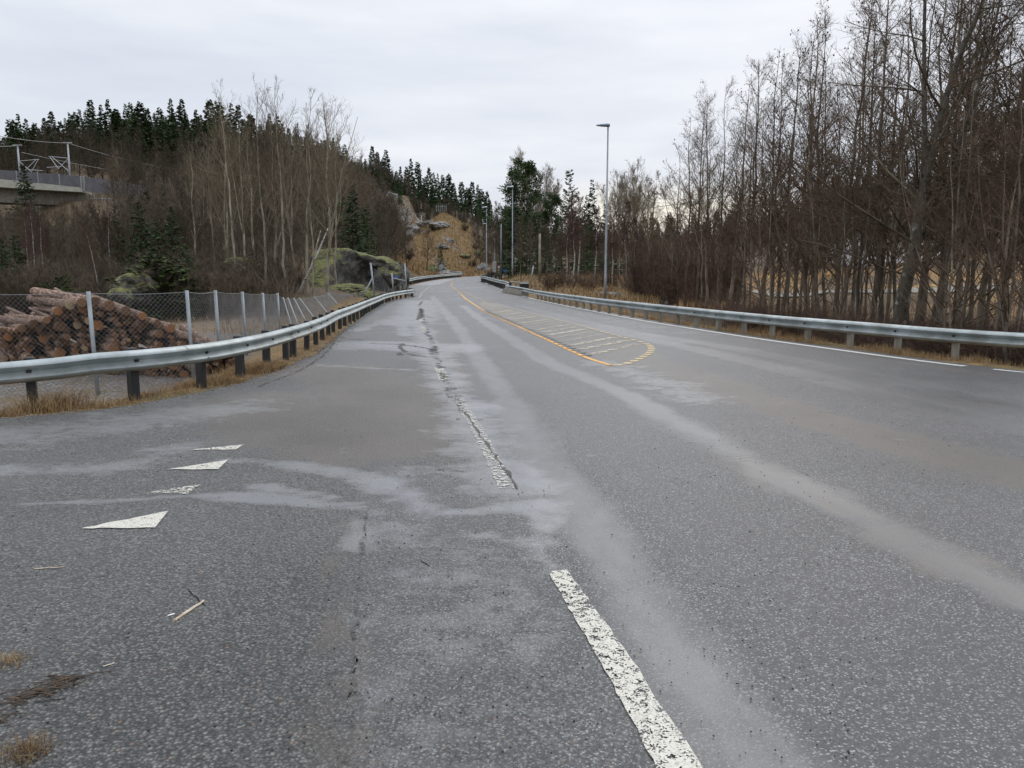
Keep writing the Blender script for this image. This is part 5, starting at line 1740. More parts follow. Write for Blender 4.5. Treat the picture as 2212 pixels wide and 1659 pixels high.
# ------------------------------------------------------------------ undergrowth and grass
def build_grass():
    def blades(x, y, z, h, w, lean=.5):
        n = len(x)
        a = rng.uniform(0, 6.283, n)
        l = rng.uniform(.1, lean, n) * h
        c, s = np.cos(a), np.sin(a)
        b = rng.uniform(0, 6.283, n)
        wx, wy = np.cos(b) * w, np.sin(b) * w
        p0 = np.stack([x - wx, y - wy, z], 1)
        p1 = np.stack([x + wx, y + wy, z], 1)
        m0 = np.stack([x + c * l * .35 - wx * .7, y + s * l * .35 - wy * .7, z + h * .6], 1)
        m1 = np.stack([x + c * l * .35 + wx * .7, y + s * l * .35 + wy * .7, z + h * .6], 1)
        hz = h * rng.uniform(.75, 1, n)
        t0 = np.stack([x + c * l - wx * .1, y + s * l - wy * .1, z + hz], 1)
        t1 = np.stack([x + c * l + wx * .1, y + s * l + wy * .1, z + hz], 1)
        V = np.stack([p0, p1, m1, m0, t1, t0], 1).reshape(-1, 3)
        i = np.arange(n) * 6
        Q = np.concatenate([np.stack([i, i + 1, i + 2, i + 3], 1), np.stack([i + 3, i + 2, i + 4, i + 5], 1)])
        return V, Q

    def scatter_along(path, n, wid, h, w, clump=.5, lean=.8, side=0):
        P = resample(path, .05)
        i = rng.integers(0, len(P), n)
        x = P[i, 0] + rng.normal(side, wid, n)
        y = P[i, 1] + rng.normal(0, wid * .6, n)
        f = fbm(x, y, 1.1, 91) + clump
        k = f > rng.uniform(0, 1, n) * .9
        x, y, f = x[k], y[k], f[k]
        out = np.maximum(xl(y) - x, x - xr(y))
        k = out > .06
        x, y, f = x[k], y[k], f[k]
        hh = h * rng.uniform(.35, 1, len(x)) * np.clip(.5 + f, .4, 1.4)
        return blades(x, y, H(x, y) - .02, hh, np.full(len(x), w), lean)
    left = [(-10, 8.25), (-7.0, 8.6), (-5.8, 8.75), (-5.0, 9.45), (-4.7, 10.1), (-4.3, 11.4), (-4.2, 13), (-4.25, 15.6), (-4.6, 18.9), (-5.4, 24.8), (-6.3, 33), (-7.1, 41.7), (-7.3, 48), (-6.7, 51.5)]
    parts = [scatter_along(left, 22000, .24, .17, .0030, .30, side=-.15), scatter_along(left[:12], 9000, .6, .13, .0022, .0, side=-.6)]
    # thicker tufts seen in the photograph
    for px, py, n, h in ((60, 893, 900, .24), (112, 885, 1300, .40), (240, 880, 500, .13), (340, 855, 500, .14), (455, 832, 900, .20), (560, 806, 1700, .22), (610, 795, 1700, .20), (585, 800, 1500, .22), (500, 828, 900, .18)):
        p = G(px, py)
        x = p[0] - .25 + rng.normal(0, .28, n)
        y = p[1] + .25 + rng.normal(0, .16, n)
        parts.append(blades(x, y, np.maximum(H(x, y), -.2) - .02, h * rng.uniform(.4, 1, n), np.full(n, .0030), 1.2))
    me = npmesh('dry_grass', *cat(parts), M['grass'])
    tag(link('dry_grass', me), 'dry ochre grass along the foot of the left guardrail', 'grass', kind='stuff')
    right = [(11.0, 11.7), (9.1, 13.9), (8.5, 14.6), (8.0, 15.6), (7.6, 16.8), (7.2, 17.9), (6.75, 19.0), (5.85, 22.35), (5.1, 25.5), (4.3, 29.3), (3.5, 33.2), (2.2, 41.7), (1.5, 47)]
    parts = [scatter_along(right, 22000, .20, .16, .0038, .40, side=.05), scatter_along(right, 14000, .45, .24, .0038, .25, side=.6)]
    me = npmesh('dry_grass', *cat(parts), M['grass'])
    tag(link('dry_grass', me), 'dry tawny grass along the foot of the right guardrail', 'grass', kind='stuff')
    # coarse tussocks on the knoll, the banks and by the lot
    n = 26000
    px = rng.uniform(850, 1110, n)
    d = rng.uniform(120, 262, n)
    x, y = at(px, d)
    k = (x < xl(y) - 1) | (y > 184)
    x, y = x[k], y[k]
    a = blades(x, y, H(x, y) - .05, rng.uniform(.3, .9, len(x)), np.full(len(x), .07), .9)
    n = 9000
    px = rng.uniform(1060, 1420, n)
    d = rng.uniform(46, 110, n)
    x, y = at(px, d)
    k = x > xr(y) + 1.5
    x, y = x[k], y[k]
    b = blades(x, y, H(x, y) - .05, rng.uniform(.2, .6, len(x)), np.full(len(x), .03), .9)
    me = npmesh('tussock_grass', *cat([a, b]), M['grass'])
    tag(link('tussock_grass', me), 'tawny tussock grass covering the knoll and the far verge', 'grass', kind='stuff')
    n = 12000
    px = rng.uniform(-80, 840, n)
    d = rng.uniform(24, 56, n)
    x, y = at(px, d)
    f = fbm(x, y, .3, 95)
    k = (x < xl(y) - 1.0) & (f > rng.uniform(-.2, .8, n)) & (np.abs(y - 31) < 8 + 30 * (px > 600))
    x, y = x[k], y[k]
    a = blades(x, y, H(x, y) - .04, rng.uniform(.12, .4, len(x)), np.full(len(x), .014), .9)
    me = npmesh('yard_grass', *a, M['grass'])
    tag(link('yard_grass', me), 'pale dry grass at the back edge of the gravel log yard', 'grass', kind='stuff')
    # undergrowth: thin bare stems everywhere on the banks
    n = 15000
    px = rng.uniform(-80, 860, n)
    d = 34 + 190 * rng.uniform(0, 1, n) ** 1.3
    x, y = at(px, d)
    k = (x < xl(y) - 2.5) & ~((px > 640) & (d < 57))
    x, y, d = x[k], y[k], d[k]
    n = len(x)
    z = H(x, y)
    hh = rng.uniform(.8, 2.6, n)
    dx, dy = rng.normal(0, .28, n) * hh, rng.normal(0, .28, n) * hh
    P = np.stack([np.stack([x, y, z - .1], 1), np.stack([x + dx * .4, y + dy * .4, z + hh * .55], 1), np.stack([x + dx, y + dy, z + hh], 1)], 1)
    r = (.006 + .00010 * d)[:, None] * np.array([1.2, 1, .5])[None]
    me = npmesh('undergrowth', *sweep(P, r, 3), M['browntwig'])
    tag(link('undergrowth', me), 'thin brown undergrowth stems covering the left bank and hill', 'undergrowth', kind='stuff')
    n = 6000
    px = rng.uniform(1480, 2400, n)
    d = rng.uniform(15, 60, n)
    x, y = at(px, d)
    k = (x > xr(y) + 2.6)
    x, y, d = x[k], y[k], d[k]
    n = len(x)
    z = H(x, y)
    hh = rng.uniform(.4, 1.5, n)
    dx, dy = rng.normal(0, .25, n) * hh, rng.normal(0, .25, n) * hh
    P = np.stack([np.stack([x, y, z - .1], 1), np.stack([x + dx * .4, y + dy * .4, z + hh * .55], 1), np.stack([x + dx, y + dy, z + hh], 1)], 1)
    r = np.full((n, 1), .0045) * np.array([1.2, 1, .5])[None]
    me = npmesh('undergrowth', *sweep(P, r, 3), M['shrubtwig'])
    tag(link('undergrowth', me), 'thin brown undergrowth stems on the floor of the roadside wood', 'undergrowth', kind='stuff')
    # two separate tufts at the near left
    for px, py, n, h, lab in ((60, 1628, 260, .075, 'larger dry grass tuft growing from the gravel shoulder'), (18, 1432, 200, .05, 'flat dry grass tuft on the gravel, farther one of the two')):
        p = G(px, py)
        x = p[0] + np.clip(rng.normal(0, .045, n), -.075, .075)
        y = p[1] + np.clip(rng.normal(0, .04, n), -.075, .075)
        V, Q = blades(x, y, np.full(n, -.005), h * rng.uniform(.3, 1, n), np.full(n, .0013), 1.3)
        o = link('grass_tuft', npmesh('grass_tuft', V, Q, M['grass']))
        tag(o, lab, 'grass tuft', 'grass tufts in the gravel shoulder')


# ------------------------------------------------------------------ rocks
def rock(name, c, size, m, seed, rough=.28, sub=5, rz=0, flat=0.0):
    bm = bmesh.new()
    bmesh.ops.create_icosphere(bm, subdivisions=sub, radius=1)
    off = Vector((seed * 3.7, seed * 1.9, seed * 5.1))
    for v in bm.verts:
        p = v.co.copy()
        n = mnoise.fractal(p * 1.1 + off, 1.0, 2.0, 6)
        cell = mnoise.cell(p * 2.2 + off) if False else 0
        rg = mnoise.ridged_multi_fractal(p * 1.3 + off, 1.0, 2.1, 4, 1.0, 2.0)
        s = 1 + rough * n + .10 * (rg - 1.2)
        q = p * s
        v.co = Vector((q.x * size[0], q.y * size[1], q.z * size[2]))
    me = bpy.data.meshes.new(name)
    bm.to_mesh(me)
    bm.free()
    me.materials.append(m)
    o = link(name, me)
    o.location = c
    o.rotation_euler = (0, 0, rz)
    return o


def build_rocks():
    # large mossy outcrop: a hull with a sloping top and an undercut dark face towards the road
    d = 56
    x0, y0 = at(775, d)
    prof = [(686, 541), (710, 538), (738, 541), (768, 549), (800, 553), (828, 560), (846, 572)]
    bm = bmesh.new()
    nu, nv = 70, 46
    grid = []
    for i in range(nu):
        u = i / (nu - 1)
        px = 676 + u * (856 - 676)
        ytop = np.interp(px, [676, 686, 710, 738, 768, 800, 828, 846, 856], [575, 543, 538, 541, 549, 553, 560, 574, 610])
        x, _ = at(px, d)
        ztop = zpx(ytop, d)
        zb = zpx(668, d)
        row = []
        for j in range(nv):
            v = j / (nv - 1)
            if v < .62:      # front face, undercut on the right
                w = v / .62
                under = sstep(.25, .7, u) * 1.5 * math.sin(math.pi * min(1, w * 1.05)) * (.35 + .65 * w)
                slope = (1 - sstep(.2, .55, u)) * 3.0 * (1 - w)
                yy = d - slope + under - 1.2 * (1 - w) * (1 - sstep(.3, .7, u))
                zz = zb + (ztop - zb) * w ** .9
            else:
                w = (v - .62) / .38
                yy = d + w * 8
                zz = ztop + .35 * math.sin(w * 3) - (w ** 2.5) * (ztop - zb) * .9
            yy = min(yy + 8.5 * float(sstep(.88, 1.0, u)), d + 8.6)
            p = Vector((x, yy, zz))
            nn = mnoise.fractal(p * .55, 1.0, 2.0, 6)
            rg = mnoise.ridged_multi_fractal(p * .5 + Vector((3, 1, 7)), 1, 2.1, 5, 1, 2)
            p += Vector((nn * .25, nn * .45 - .25 * (rg - 1), nn * .22))
            row.append(bm.verts.new(p - Vector((x0, y0, 0))))
        grid.append(row)
    for i in range(nu - 1):
        for j in range(nv - 1):
            bm.faces.new((grid[i][j], grid[i + 1][j], grid[i + 1][j + 1], grid[i][j + 1]))
    me = bpy.data.meshes.new('rock_outcrop')
    bm.to_mesh(me)
    bm.free()
    me.materials.append(M['moss'])
    o = link('rock_outcrop', me)
    o.location = (x0, y0, 0)
    tag(o, 'large dark rock outcrop with yellow-green moss on top beside the fence end', 'rock')
    for px, py, d, s, sd, m_, lab in [
            (842, 592, 57, (1.0, 1.2, .95), 3, 'moss', 'broken mossy rock at the right end of the large outcrop'),
            (752, 632, 50, (1.6, 1.4, .55), 4, 'moss', 'low mossy slab in front of the large outcrop'),
            (797, 642, 49, (1.1, .8, .45), 5, 'moss', 'lichen-grey low stone at the foot of the large outcrop'),
            (296, 632, 34, (.95, .9, .85), 7, 'moss', 'round yellow-green mossy boulder behind the log pile'),
            (264, 644, 32.5, (.55, .5, .45), 8, 'moss', 'pale mossy stone left of the round boulder'),
            (520, 585, 47, (1.5, 1.2, .8), 9, 'moss', 'mossy stone among the aspens'),
            (938, 586, 138, (1.9, 1.6, 1.5), 11, 'moss', 'squat brown boulder beside the far guardrail'),
            (966, 592, 142, (1.7, 1.4, .8), 12, 'rock', 'low grey boulder right of the squat brown one'),
            (957, 581, 146, (1.2, 1.0, .7), 13, 'rock', 'pale small boulder under the round sign'),
            (988, 592, 150, (1.6, 1.4, .7), 14, 'rock', 'flat boulder nearest the road on the knoll foot'),
            (972, 521, 215, (1.6, 1.3, .9), 15, 'rock', 'white-topped stone halfway up the knoll'),
            (958, 533, 205, (2.0, 1.5, .5), 16, 'rock', 'flat pale slab left of the young spruce'),
            (1006, 552, 195, (3.2, 1.5, .7), 17, 'moss', 'long mossy slab right of the young spruce'),
            (1029, 547, 205, (1.8, 1.4, 1.0), 18, 'moss', 'rounded mossy stone at the right of the knoll'),
            (1045, 583, 172, (1.7, 1.5, 1.7), 19, 'rock', 'dark boulder on the knoll foot beside the grey sign'),
            (952, 490, 236, (5.0, 2.5, 1.3), 20, 'rock', 'dark rock ledge across the top of the knoll'),
            (932, 482, 240, (3.2, 2, .8), 21, 'rock', 'pale rock lip at the left top of the knoll'),
            (885, 510, 232, (1.6, 1.3, 1.4), 22, 'rock', 'white rock low on the left flank of the knoll'),
            (896, 496, 236, (2.4, 1.6, 1.2), 23, 'rock', 'white rock higher on the left flank of the knoll'),
            (908, 485, 240, (2.6, 1.6, 1.1), 24, 'rock', 'rusty pale rock at the end of the rock cut')]:
        if d > 100:
            d = on_slope(px, py + 4, 130, 262)
        x, y = at(px, d)
        zz = Hs(x, y) + s[2] * .15 if d > 100 else max(zpx(py, d), Hs(x, y) - s[2] * .2)
        o = rock('boulder', (x, y, zz), s, M[m_], sd, rz=sd)
        tag(o, lab, 'rock', 'rocks on the slopes')
    # cliff of the railway cutting
    bm = bmesh.new()
    nu, nv = 44, 30
    grid = []
    for i in range(nu):
        u = i / (nu - 1)
        px = 845 + u * 68
        d = 250
        yt = np.interp(px, [845, 866, 884, 900, 913], [418, 424, 444, 468, 486])
        yb = np.interp(px, [845, 880, 913], [505, 510, 492])
        x, y = at(px, d)
        row = []
        for j in range(nv):
            v = j / (nv - 1)
            if v < .75:
                w = v / .75
                p = Vector((x, y - 4 * (1 - w), zpx(yb, d) + (zpx(yt, d) - zpx(yb, d)) * w))
            else:
                w = (v - .75) / .25
                p = Vector((x, y + 10 * w, zpx(yt, d) - 1.5 * w))
            nn = mnoise.fractal(p * .16, 1, 2, 6)
            p += Vector((nn * .8, nn * 1.6, nn * .8))
            row.append(bm.verts.new(p))
        grid.append(row)
    for i in range(nu - 1):
        for j in range(nv - 1):
            bm.faces.new((grid[i][j], grid[i + 1][j], grid[i + 1][j + 1], grid[i][j + 1]))
    me = bpy.data.meshes.new('rock_cliff')
    bm.to_mesh(me)
    bm.free()
    me.materials.append(M['rock'])
    tag(link('rock_cliff', me), 'grey blasted cliff of the railway cutting left of the knoll', 'cliff')


# ------------------------------------------------------------------ log pile
def build_logs():
    meshes = []
    for k in range(8):
        L = 3.3
        r = 1.0
        n, kk = 12, 14
        V = []
        for i in range(n):
            t = i / (n - 1)
            for j in range(kk):
                a = 2 * math.pi * j / kk
                rr = r * (1.06 - .16 * t) * (1 + .05 * mnoise.noise(Vector((math.cos(a) * 1.2 + k * 5, math.sin(a) * 1.2, t * 3))))
                V.append((t * L, math.cos(a) * rr, math.sin(a) * rr))
        Q = [(i * kk + j, i * kk + (j + 1) % kk, (i + 1) * kk + (j + 1) % kk, (i + 1) * kk + j) for i in range(n - 1) for j in range(kk)]
        bark = npmesh('log_bark', V, Q, M['logbark'], smooth=True)
        ends = []
        for e in (0, n - 1):
            mb = bpy.data.meshes.new('cut_end')
            ring = V[e * kk:(e + 1) * kk]
            xo = -.012 if e == 0 else .012
            inner = [(p[0] + xo, p[1] * .96, p[2] * .96) for p in ring]
            vs = ring + inner + [(ring[0][0] + xo * 1.2, 0, 0)]
            fs = [(j, (j + 1) % kk, kk + (j + 1) % kk, kk + j) for j in range(kk)] + [(kk + j, kk + (j + 1) % kk, 2 * kk) for j in range(kk)]
            mb.from_pydata(vs, [], fs)
            mb.materials.append(M['logend'])
            ends.append(mb)
        meshes.append((bark, ends))
    ax = Vector((-.55, .83, 0)).normalized()
    # pile front line from right end to the left (image right -> left)
    p0 = Vector((-5.55, 15.1))
    p1 = Vector((-13.2, 17.6))
    u = (p1 - p0).normalized()
    total = (p1 - p0).length
    cnt = 0

    def put(s, z, r, back=0.0, tilt=0.0, yaw=0.0, lab=None, grp='logs in the body of the pile', lenf=1.0):
        nonlocal cnt
        base = p0 + u * s
        pos_ = Vector((base.x + ax.x * back, base.y + ax.y * back, z))
        bark, ends = meshes[cnt % 8]
        root = empty('log', pos_)
        ang = math.atan2(ax.y, ax.x) + yaw
        root.rotation_euler = (rng.uniform(0, 6.28) if False else 0, -tilt, ang)
        root.scale = (lenf, r, r)
        tag(root, lab or 'felled log in the body of the pile, cut end facing the road', 'log', grp)
        b = link('bark', bark, root)
        for e in ends:
            link('cut_end', e, root)
        cnt += 1
    g = -.5

    def ztop(s):
        return float(np.interp(s, [-.3, .4, .9, 1.4, 2.0, 2.5, 3.0, 3.8, 4.4, 4.8, 5.4, 8.0], [.50, .64, .84, 1.02, 1.22, 1.36, 1.48, 1.52, 1.30, 1.10, .95, .85]))
    placed = []
    # body: dense packing of end circles, each resting on what lies below
    for k in range(20000):
        r = float(rng.choice([.038, .046, .055, .066, .08, .10], p=[.20, .28, .24, .15, .09, .04]))
        s = rng.uniform(-.3, 6.0)
        z = g + r
        for (s2, z2, r2) in placed:
            ds = abs(s - s2)
            if ds < (r + r2) * 1.13:
                zz = z2 + math.sqrt(max(0, ((r + r2) * 1.09) ** 2 - ds * ds))
                z = max(z, zz)
        if z + r * .4 - g > ztop(s):
            continue
        placed.append((s, z, r))
        if len(placed) >= 560:
            break

    def seen(p):
        # rows of the pile hidden behind the guardrail count last
        q = p0 + u * p[0]
        row = HY - (p[1] - EYE) * F / q.y
        px = 1106 + q.x * F / q.y
        rail = np.interp(px, [0, 235, 345, 500], [786, 766, 756, 738])
        return (px > -5) and (row < rail or row > rail + 42)
    placed.sort(key=lambda p: (not seen(p), -p[2]))
    body = placed[:270]
    for (s, z, r) in body:
        put(s, z, r, back=abs(rng.normal(0, .26)), tilt=rng.normal(.02, .025), yaw=rng.normal(.03 + .012 * s, .06), lab='felled log in the body of the pile, cut end facing the road')
    Vs, Qs, mi = [], [], []
    kk = 10
    for (s, z, r) in placed[270:]:
        base = p0 + u * s
        t = np.array([0, 3.2])
        P = np.stack([base.x + ax.x * t, base.y + ax.y * t, z + t * .02], 1)[None]
        Vs.append(sweep(P, np.full((1, 2), r), kk)[0])
    o = None
    if Vs:
        parts = []
        for v in Vs:
            q = np.array([[j, (j + 1) % kk, kk + (j + 1) % kk, kk + j] for j in range(kk)])
            e = np.array([[0, 1, 2, 3], [0, 3, 4, 5], [0, 5, 6, 7], [0, 7, 8, 9]])
            parts.append((v, np.concatenate([q, e])))
            mi += [0] * kk + [1] * 4
        V, Q = cat(parts)
        o = link('log_stack', npmesh('log_stack', V, Q, None, mats=[M['logbark'], M['logend']], midx=mi))
        tag(o, 'remaining felled logs deep in the pile, mostly hidden behind the guardrail', 'logs', kind='stuff')
    # loose logs on the crest
    crest = [
        (.2, .20, .16, 'low pale log at the right foot of the pile reaching past the fence post'),
        (.65, .30, .11, 'thin whitish log on the right slope of the pile'),
        (1.0, .50, .10, 'log with a rough dark end on the right slope of the pile'),
        (1.4, .74, .12, 'reddish log at the top of the right slope'),
        (1.75, .86, .085, 'short thin log crossing the right slope'),
        (2.1, 1.00, .11, 'yellowish log with its end turned to the road on the right shoulder'),
        (2.55, 1.16, .13, 'long pale log sloping down from the crest to the right'),
        (2.95, 1.24, .15, 'thick log on the crest right of the fence post'),
        (3.3, 1.30, .17, 'thickest log on the crest behind the fence post'),
        (3.7, 1.16, .13, 'orange-barked log on the crest with a dark cut end'),
        (4.0, 1.02, .13, 'pink-brown log on the crest left of the orange one'),
        (4.35, .88, .12, 'log with grey end on the left shoulder of the pile'),
        (4.7, .80, .10, 'bright orange short log on the left shoulder'),
        (5.05, .62, .12, 'pale birch log lying low at the left of the pile'),
        (5.4, .55, .11, 'whitish log end at the far left of the pile')]
    for i, (s, z, r, lab) in enumerate(crest):
        put(s, g + ztop(s) - .03 + r * .15 + rng.uniform(0, .03), r * .72, back=rng.uniform(-.35, .1), tilt=rng.uniform(.015, .055) if s < 4 else rng.uniform(-.02, .02), yaw=rng.normal(.05 + .02 * s, .08), lenf=1.25 if s < 2.6 else 1.0, lab=lab, grp='loose logs on top of the pile')


# ------------------------------------------------------------------ lamps, cables, signs
def lamp(px, d, top_y, label, ang=math.pi, hgt=None, z0=None):
    x, y = at(px, d)
    zt = zpx(top_y, d)
    zb = Hs(x, y) if z0 is None else z0
    h = zt - zb
    root = empty('street_lamp', (x, y, zb), 0)
    tag(root, label, 'street lamp', 'street lamps along the right side of the road')
    s = 1.0
    MB().tube([(0, 0, -.4), (0, 0, h * .18), (0, 0, h * .182), (0, 0, h * .42), (0, 0, h * .422), (0, 0, h * .99)], [.088 * s, .085 * s, .072 * s, .068 * s, .058 * s, .042 * s], 12).build('pole', M['pole'], root, True)
    # head: flattened tapering shell pointing over the road
    V, Fc = [], []
    n, k = 12, 12
    c, sn = math.cos(ang), math.sin(ang)
    for i in range(n):
        t = i / (n - 1)
        xx = -.10 + t * .78
        w = .17 * math.sin(math.pi * min(1, .18 + t * .80)) ** .6 * s
        hh = (.14 * (1 - t) ** .7 * min(1, .55 + t * 3) + .022) * s
        for j in range(k):
            a = 2 * math.pi * j / k
            yy = math.cos(a) * w
            zz = math.sin(a)
            zz = zz * hh if zz > 0 else zz * .03
            V.append((xx * c - yy * sn, xx * sn + yy * c, h - .03 + zz))
    Fc = [(i * k + j, i * k + (j + 1) % k, (i + 1) * k + (j + 1) % k, (i + 1) * k + j) for i in range(n - 1) for j in range(k)] + [tuple(range(k)), tuple(range((n - 1) * k, n * k))]
    hd = MB().add(V, Fc).build('lamp_head', M['lamptop'], root, True)
    mb = MB()
    V2 = []
    for i in range(n):
        t = i / (n - 1)
        xx = -.09 + t * .75
        w = .155 * math.sin(math.pi * min(1, .18 + t * .80)) ** .6 * s
        for zz in (h - .115 * s, h - .045):
            V2 += [((xx) * c + w * sn, xx * sn - w * c, zz + .045 * s * t), (xx * c - w * sn, xx * sn + w * c, zz + .045 * s * t)]
    Fq = []
    for i in range(n - 1):
        a, b = i * 4, i * 4 + 4
        Fq += [(a, b, b + 1, a + 1), (a + 2, a + 3, b + 3, b + 2), (a, a + 2, b + 2, b), (a + 1, b + 1, b + 3, a + 3)]
    Fq += [(0, 1, 3, 2), ((n - 1) * 4, (n - 1) * 4 + 2, (n - 1) * 4 + 3, (n - 1) * 4 + 1)]
    mb.add(V2, Fq).build('lens_housing', M['lamphead'], hd)
    return Vector((x, y, zt)), root


def cable(pts, label, r=.012, name='overhead_cable', m='cable'):
    o = MB().tube(pts, r, 5).build(name, M[m])
    return tag(o, label, 'cable')


def sag(a, b, s, n=16):
    a, b = Vector(a), Vector(b)
    return [a.lerp(b, t) - Vector((0, 0, s * 4 * t * (1 - t))) for t in np.linspace(0, 1, n)]


def build_street():
    lamp(1306, 45.5, 284, 'nearest and tallest street lamp, standing behind the right guardrail', math.pi, z0=-.35)
    lamp(1107, 83, 410, 'second street lamp, in front of the dark green spruce', math.pi)
    lamp(1052, 110, 452, 'third street lamp, the taller of two nearly in line by the far rail end', math.pi)
    lamp(1051.2, 146, 486, 'street lamp in line behind the third one, its head lower', math.pi)
    lamp(1069, 178, 505, 'farthest street lamp, rising behind the grey sign back', math.pi)
    a = Vector((*at(1306, 45.4), zpx(462, 45.4)))
    cable(sag(a, (*at(1700, 29.5), zpx(402, 29.5)), .15) + sag((*at(1700, 29.5), zpx(402, 29.5)), (*at(2300, 20), zpx(170, 20)), .1)[1:], 'thin overhead cable rising from the nearest lamp towards the right')
    b = Vector((*at(1107, 82.9), zpx(530, 82.9)))
    pl = Vector((*at(1165, 72), zpx(549, 72)))
    cable(sag(b, pl, .35) + sag(pl, a, .5)[1:], 'sagging overhead cable from the second lamp over the pole to the nearest lamp', .018)
    c = Vector((*at(1052, 109.9), zpx(545, 109.9)))
    e = Vector((*at(1069, 177.5), zpx(553, 177.5)))
    cable(sag(c, e, 1.2), 'short sagging cable between the two far lamp poles', .03)
    # wooden poles
    x, y = at(1165, 72)
    g = Hs(x, y)
    o = MB().tube([(x, y, g - .3), (x, y, zpx(507, 72))], [.13, .10], 10).build('utility_pole', M['aspenbark'], None, True)
    tag(o, 'weathered wooden utility pole at the edge of the pine wood', 'pole')
    x, y = at(1145, 70)
    x2, y2 = at(1160, 71.8)
    o = MB().tube([(x, y, Hs(x, y) - .1), (x * .6 + x2 * .4, y, zpx(575, 70.8))], .05, 8).build('stay_guard', M['signback'], None, True)
    tag(o, 'pale slanting guard tube on the stay wire of the wooden pole', 'tube')
    cable([(x, y, Hs(x, y)), (x2, y2, zpx(510, 71.8))], 'stay wire slanting down from the wooden pole', .012, 'stay_wire')
    x, y = at(1083, 92)
    o = MB().tube([(x, y, Hs(x, y) - .3), (x, y, zpx(487, 92))], [.11, .07], 10).build('utility_pole', M['pole'], None, True)
    tag(o, 'plain grey steel pole without a lamp left of the second street lamp', 'pole')
    # sign group at the bend
    d = 112
    x, y = at(1069.5, d)
    root = empty('road_sign', (x, y, Hs(x, y)))
    zb, zt = zpx(588, d) - Hs(x, y), zpx(565, d) - Hs(x, y)
    tag(root, 'large grey back of a tall information sign on two dark posts at the bend', 'sign')
    mb = MB()
    hw = .30
    mb.box((0, 0, (zb + zt) / 2), (2 * hw, .05, zt - zb), .25, .01)
    bd = mb.build('panel', M['signgrey'], root)
    for dx in (-.17, 0, .17):
        MB().box((dx * math.cos(.25), dx * math.sin(.25) - .05, (zb + zt) / 2), (.05, .05, zt - zb - .05), .25).build('rib', M['galv'], bd)
    MB().tube([(.12, 0, -.3), (.12, .0, zb)], .07, 8).build('post', M['black'], root, True)
    # speed limit sign
    x, y = at(1077.5, 139)
    root = empty('speed_limit_sign', (x + .05, y, Hs(x, y)))
    sg = .72
    tag(root, 'round white 70 speed limit sign with red rim beside the grey sign back', 'sign')
    zc = zpx(577, 139) - Hs(x, y)
    zp = Vector((0, 0, zc))

    def disc(r, yo, m, nm, par, n=32, th=.02):
        vs = [(r * math.cos(6.2832 * i / n), yo - th / 2, zc + r * math.sin(6.2832 * i / n)) for i in range(n)] + [(r * math.cos(6.2832 * i / n), yo + th / 2, zc + r * math.sin(6.2832 * i / n)) for i in range(n)]
        return MB().add(vs, [tuple(range(n)), tuple(range(n, 2 * n))] + [(i, (i + 1) % n, n + (i + 1) % n, n + i) for i in range(n)]).build(nm, m, par)
    MB().tube([(0, .06, -.3), (0, .06, zc + .2)], .035, 8).build('post', M['galv'], root, True)
    rim = disc(.36 * sg, 0, M['signred'], 'rim', root)
    disc(.27 * sg, -.014, M['signwhite'], 'face', rim)
    cu = bpy.data.curves.new('numerals', 'FONT')
    cu.body = '70'
    cu.size = .36 * sg
    cu.align_x = 'CENTER'
    cu.align_y = 'CENTER'
    cu.extrude = .004
    cu.materials.append(M['signblack'])
    t0_ = bpy.data.objects.new('numerals', cu)
    COL.objects.link(t0_)
    bpy.context.view_layer.update()
    me = bpy.data.meshes.new_from_object(t0_.evaluated_get(bpy.context.evaluated_depsgraph_get()))
    bpy.data.objects.remove(t0_)
    t = link('numerals', me, root)
    t.location = (0, -.032, zc)
    t.rotation_euler = (math.pi / 2, 0, 0)
    # blue sign
    x, y = at(1091, 100)
    root = empty('road_sign', (x, y, Hs(x, y)))
    tag(root, 'small blue sign beside the birch stems right of the grey pole', 'sign')
    zc = zpx(583.5, 100) - Hs(x, y)
    MB().box((0, 0, zc), (.50, .03, .28), -.2, .008).build('panel', M['signblue'], root)
    MB().tube([(0, .05, -.3), (0, .05, zc + .15)], .035, 8).build('post', M['galv'], root, True)
    # round sign back at the knoll
    x, y = at(955, 140)
    root = empty('road_sign', (x, y, Hs(x, y)))
    tag(root, 'round pale back of a traffic sign at the foot of the ochre knoll', 'sign')
    zc = max(1.6, zpx(576.5, 140) - Hs(x, y))
    disc(.45, 0, M['signback'], 'disc', root)
    MB().tube([(0, -.05, -.3), (0, -.05, zc + .3)], .04, 8).build('post', M['galv'], root, True)
    # black box on the right verge
    x, y = at(1132, 57)
    root = empty('grit_box', (x, y, Hs(x, y)))
    z = zpx(614, 57) - Hs(x, y)
    tag(root, 'black box with a sloping lid standing behind the right guardrail', 'box')
    MB().box((0, 0, z - .28), (.62, .5, .6), .15, .02).build('body', M['black'], root)
    mb = MB()
    mb.add([(-.35, -.29, z), (.35, -.29, z), (.35, .29, z + .14), (-.35, .29, z + .14), (-.35, -.29, z + .05), (.35, -.29, z + .05), (.35, .29, z + .19), (-.35, .29, z + .19)], [(3, 2, 1, 0), (4, 5, 6, 7), (0, 1, 5, 4), (1, 2, 6, 5), (2, 3, 7, 6), (3, 0, 4, 7)])
    o = mb.build('lid', M['black'], root)
    o.rotation_euler = (0, 0, .15)
    MB().box((0, 0, (z - .5) / 2 - .15), (.12, .12, max(.2, z - .2)), 0).build('stand', M['galv'], root)


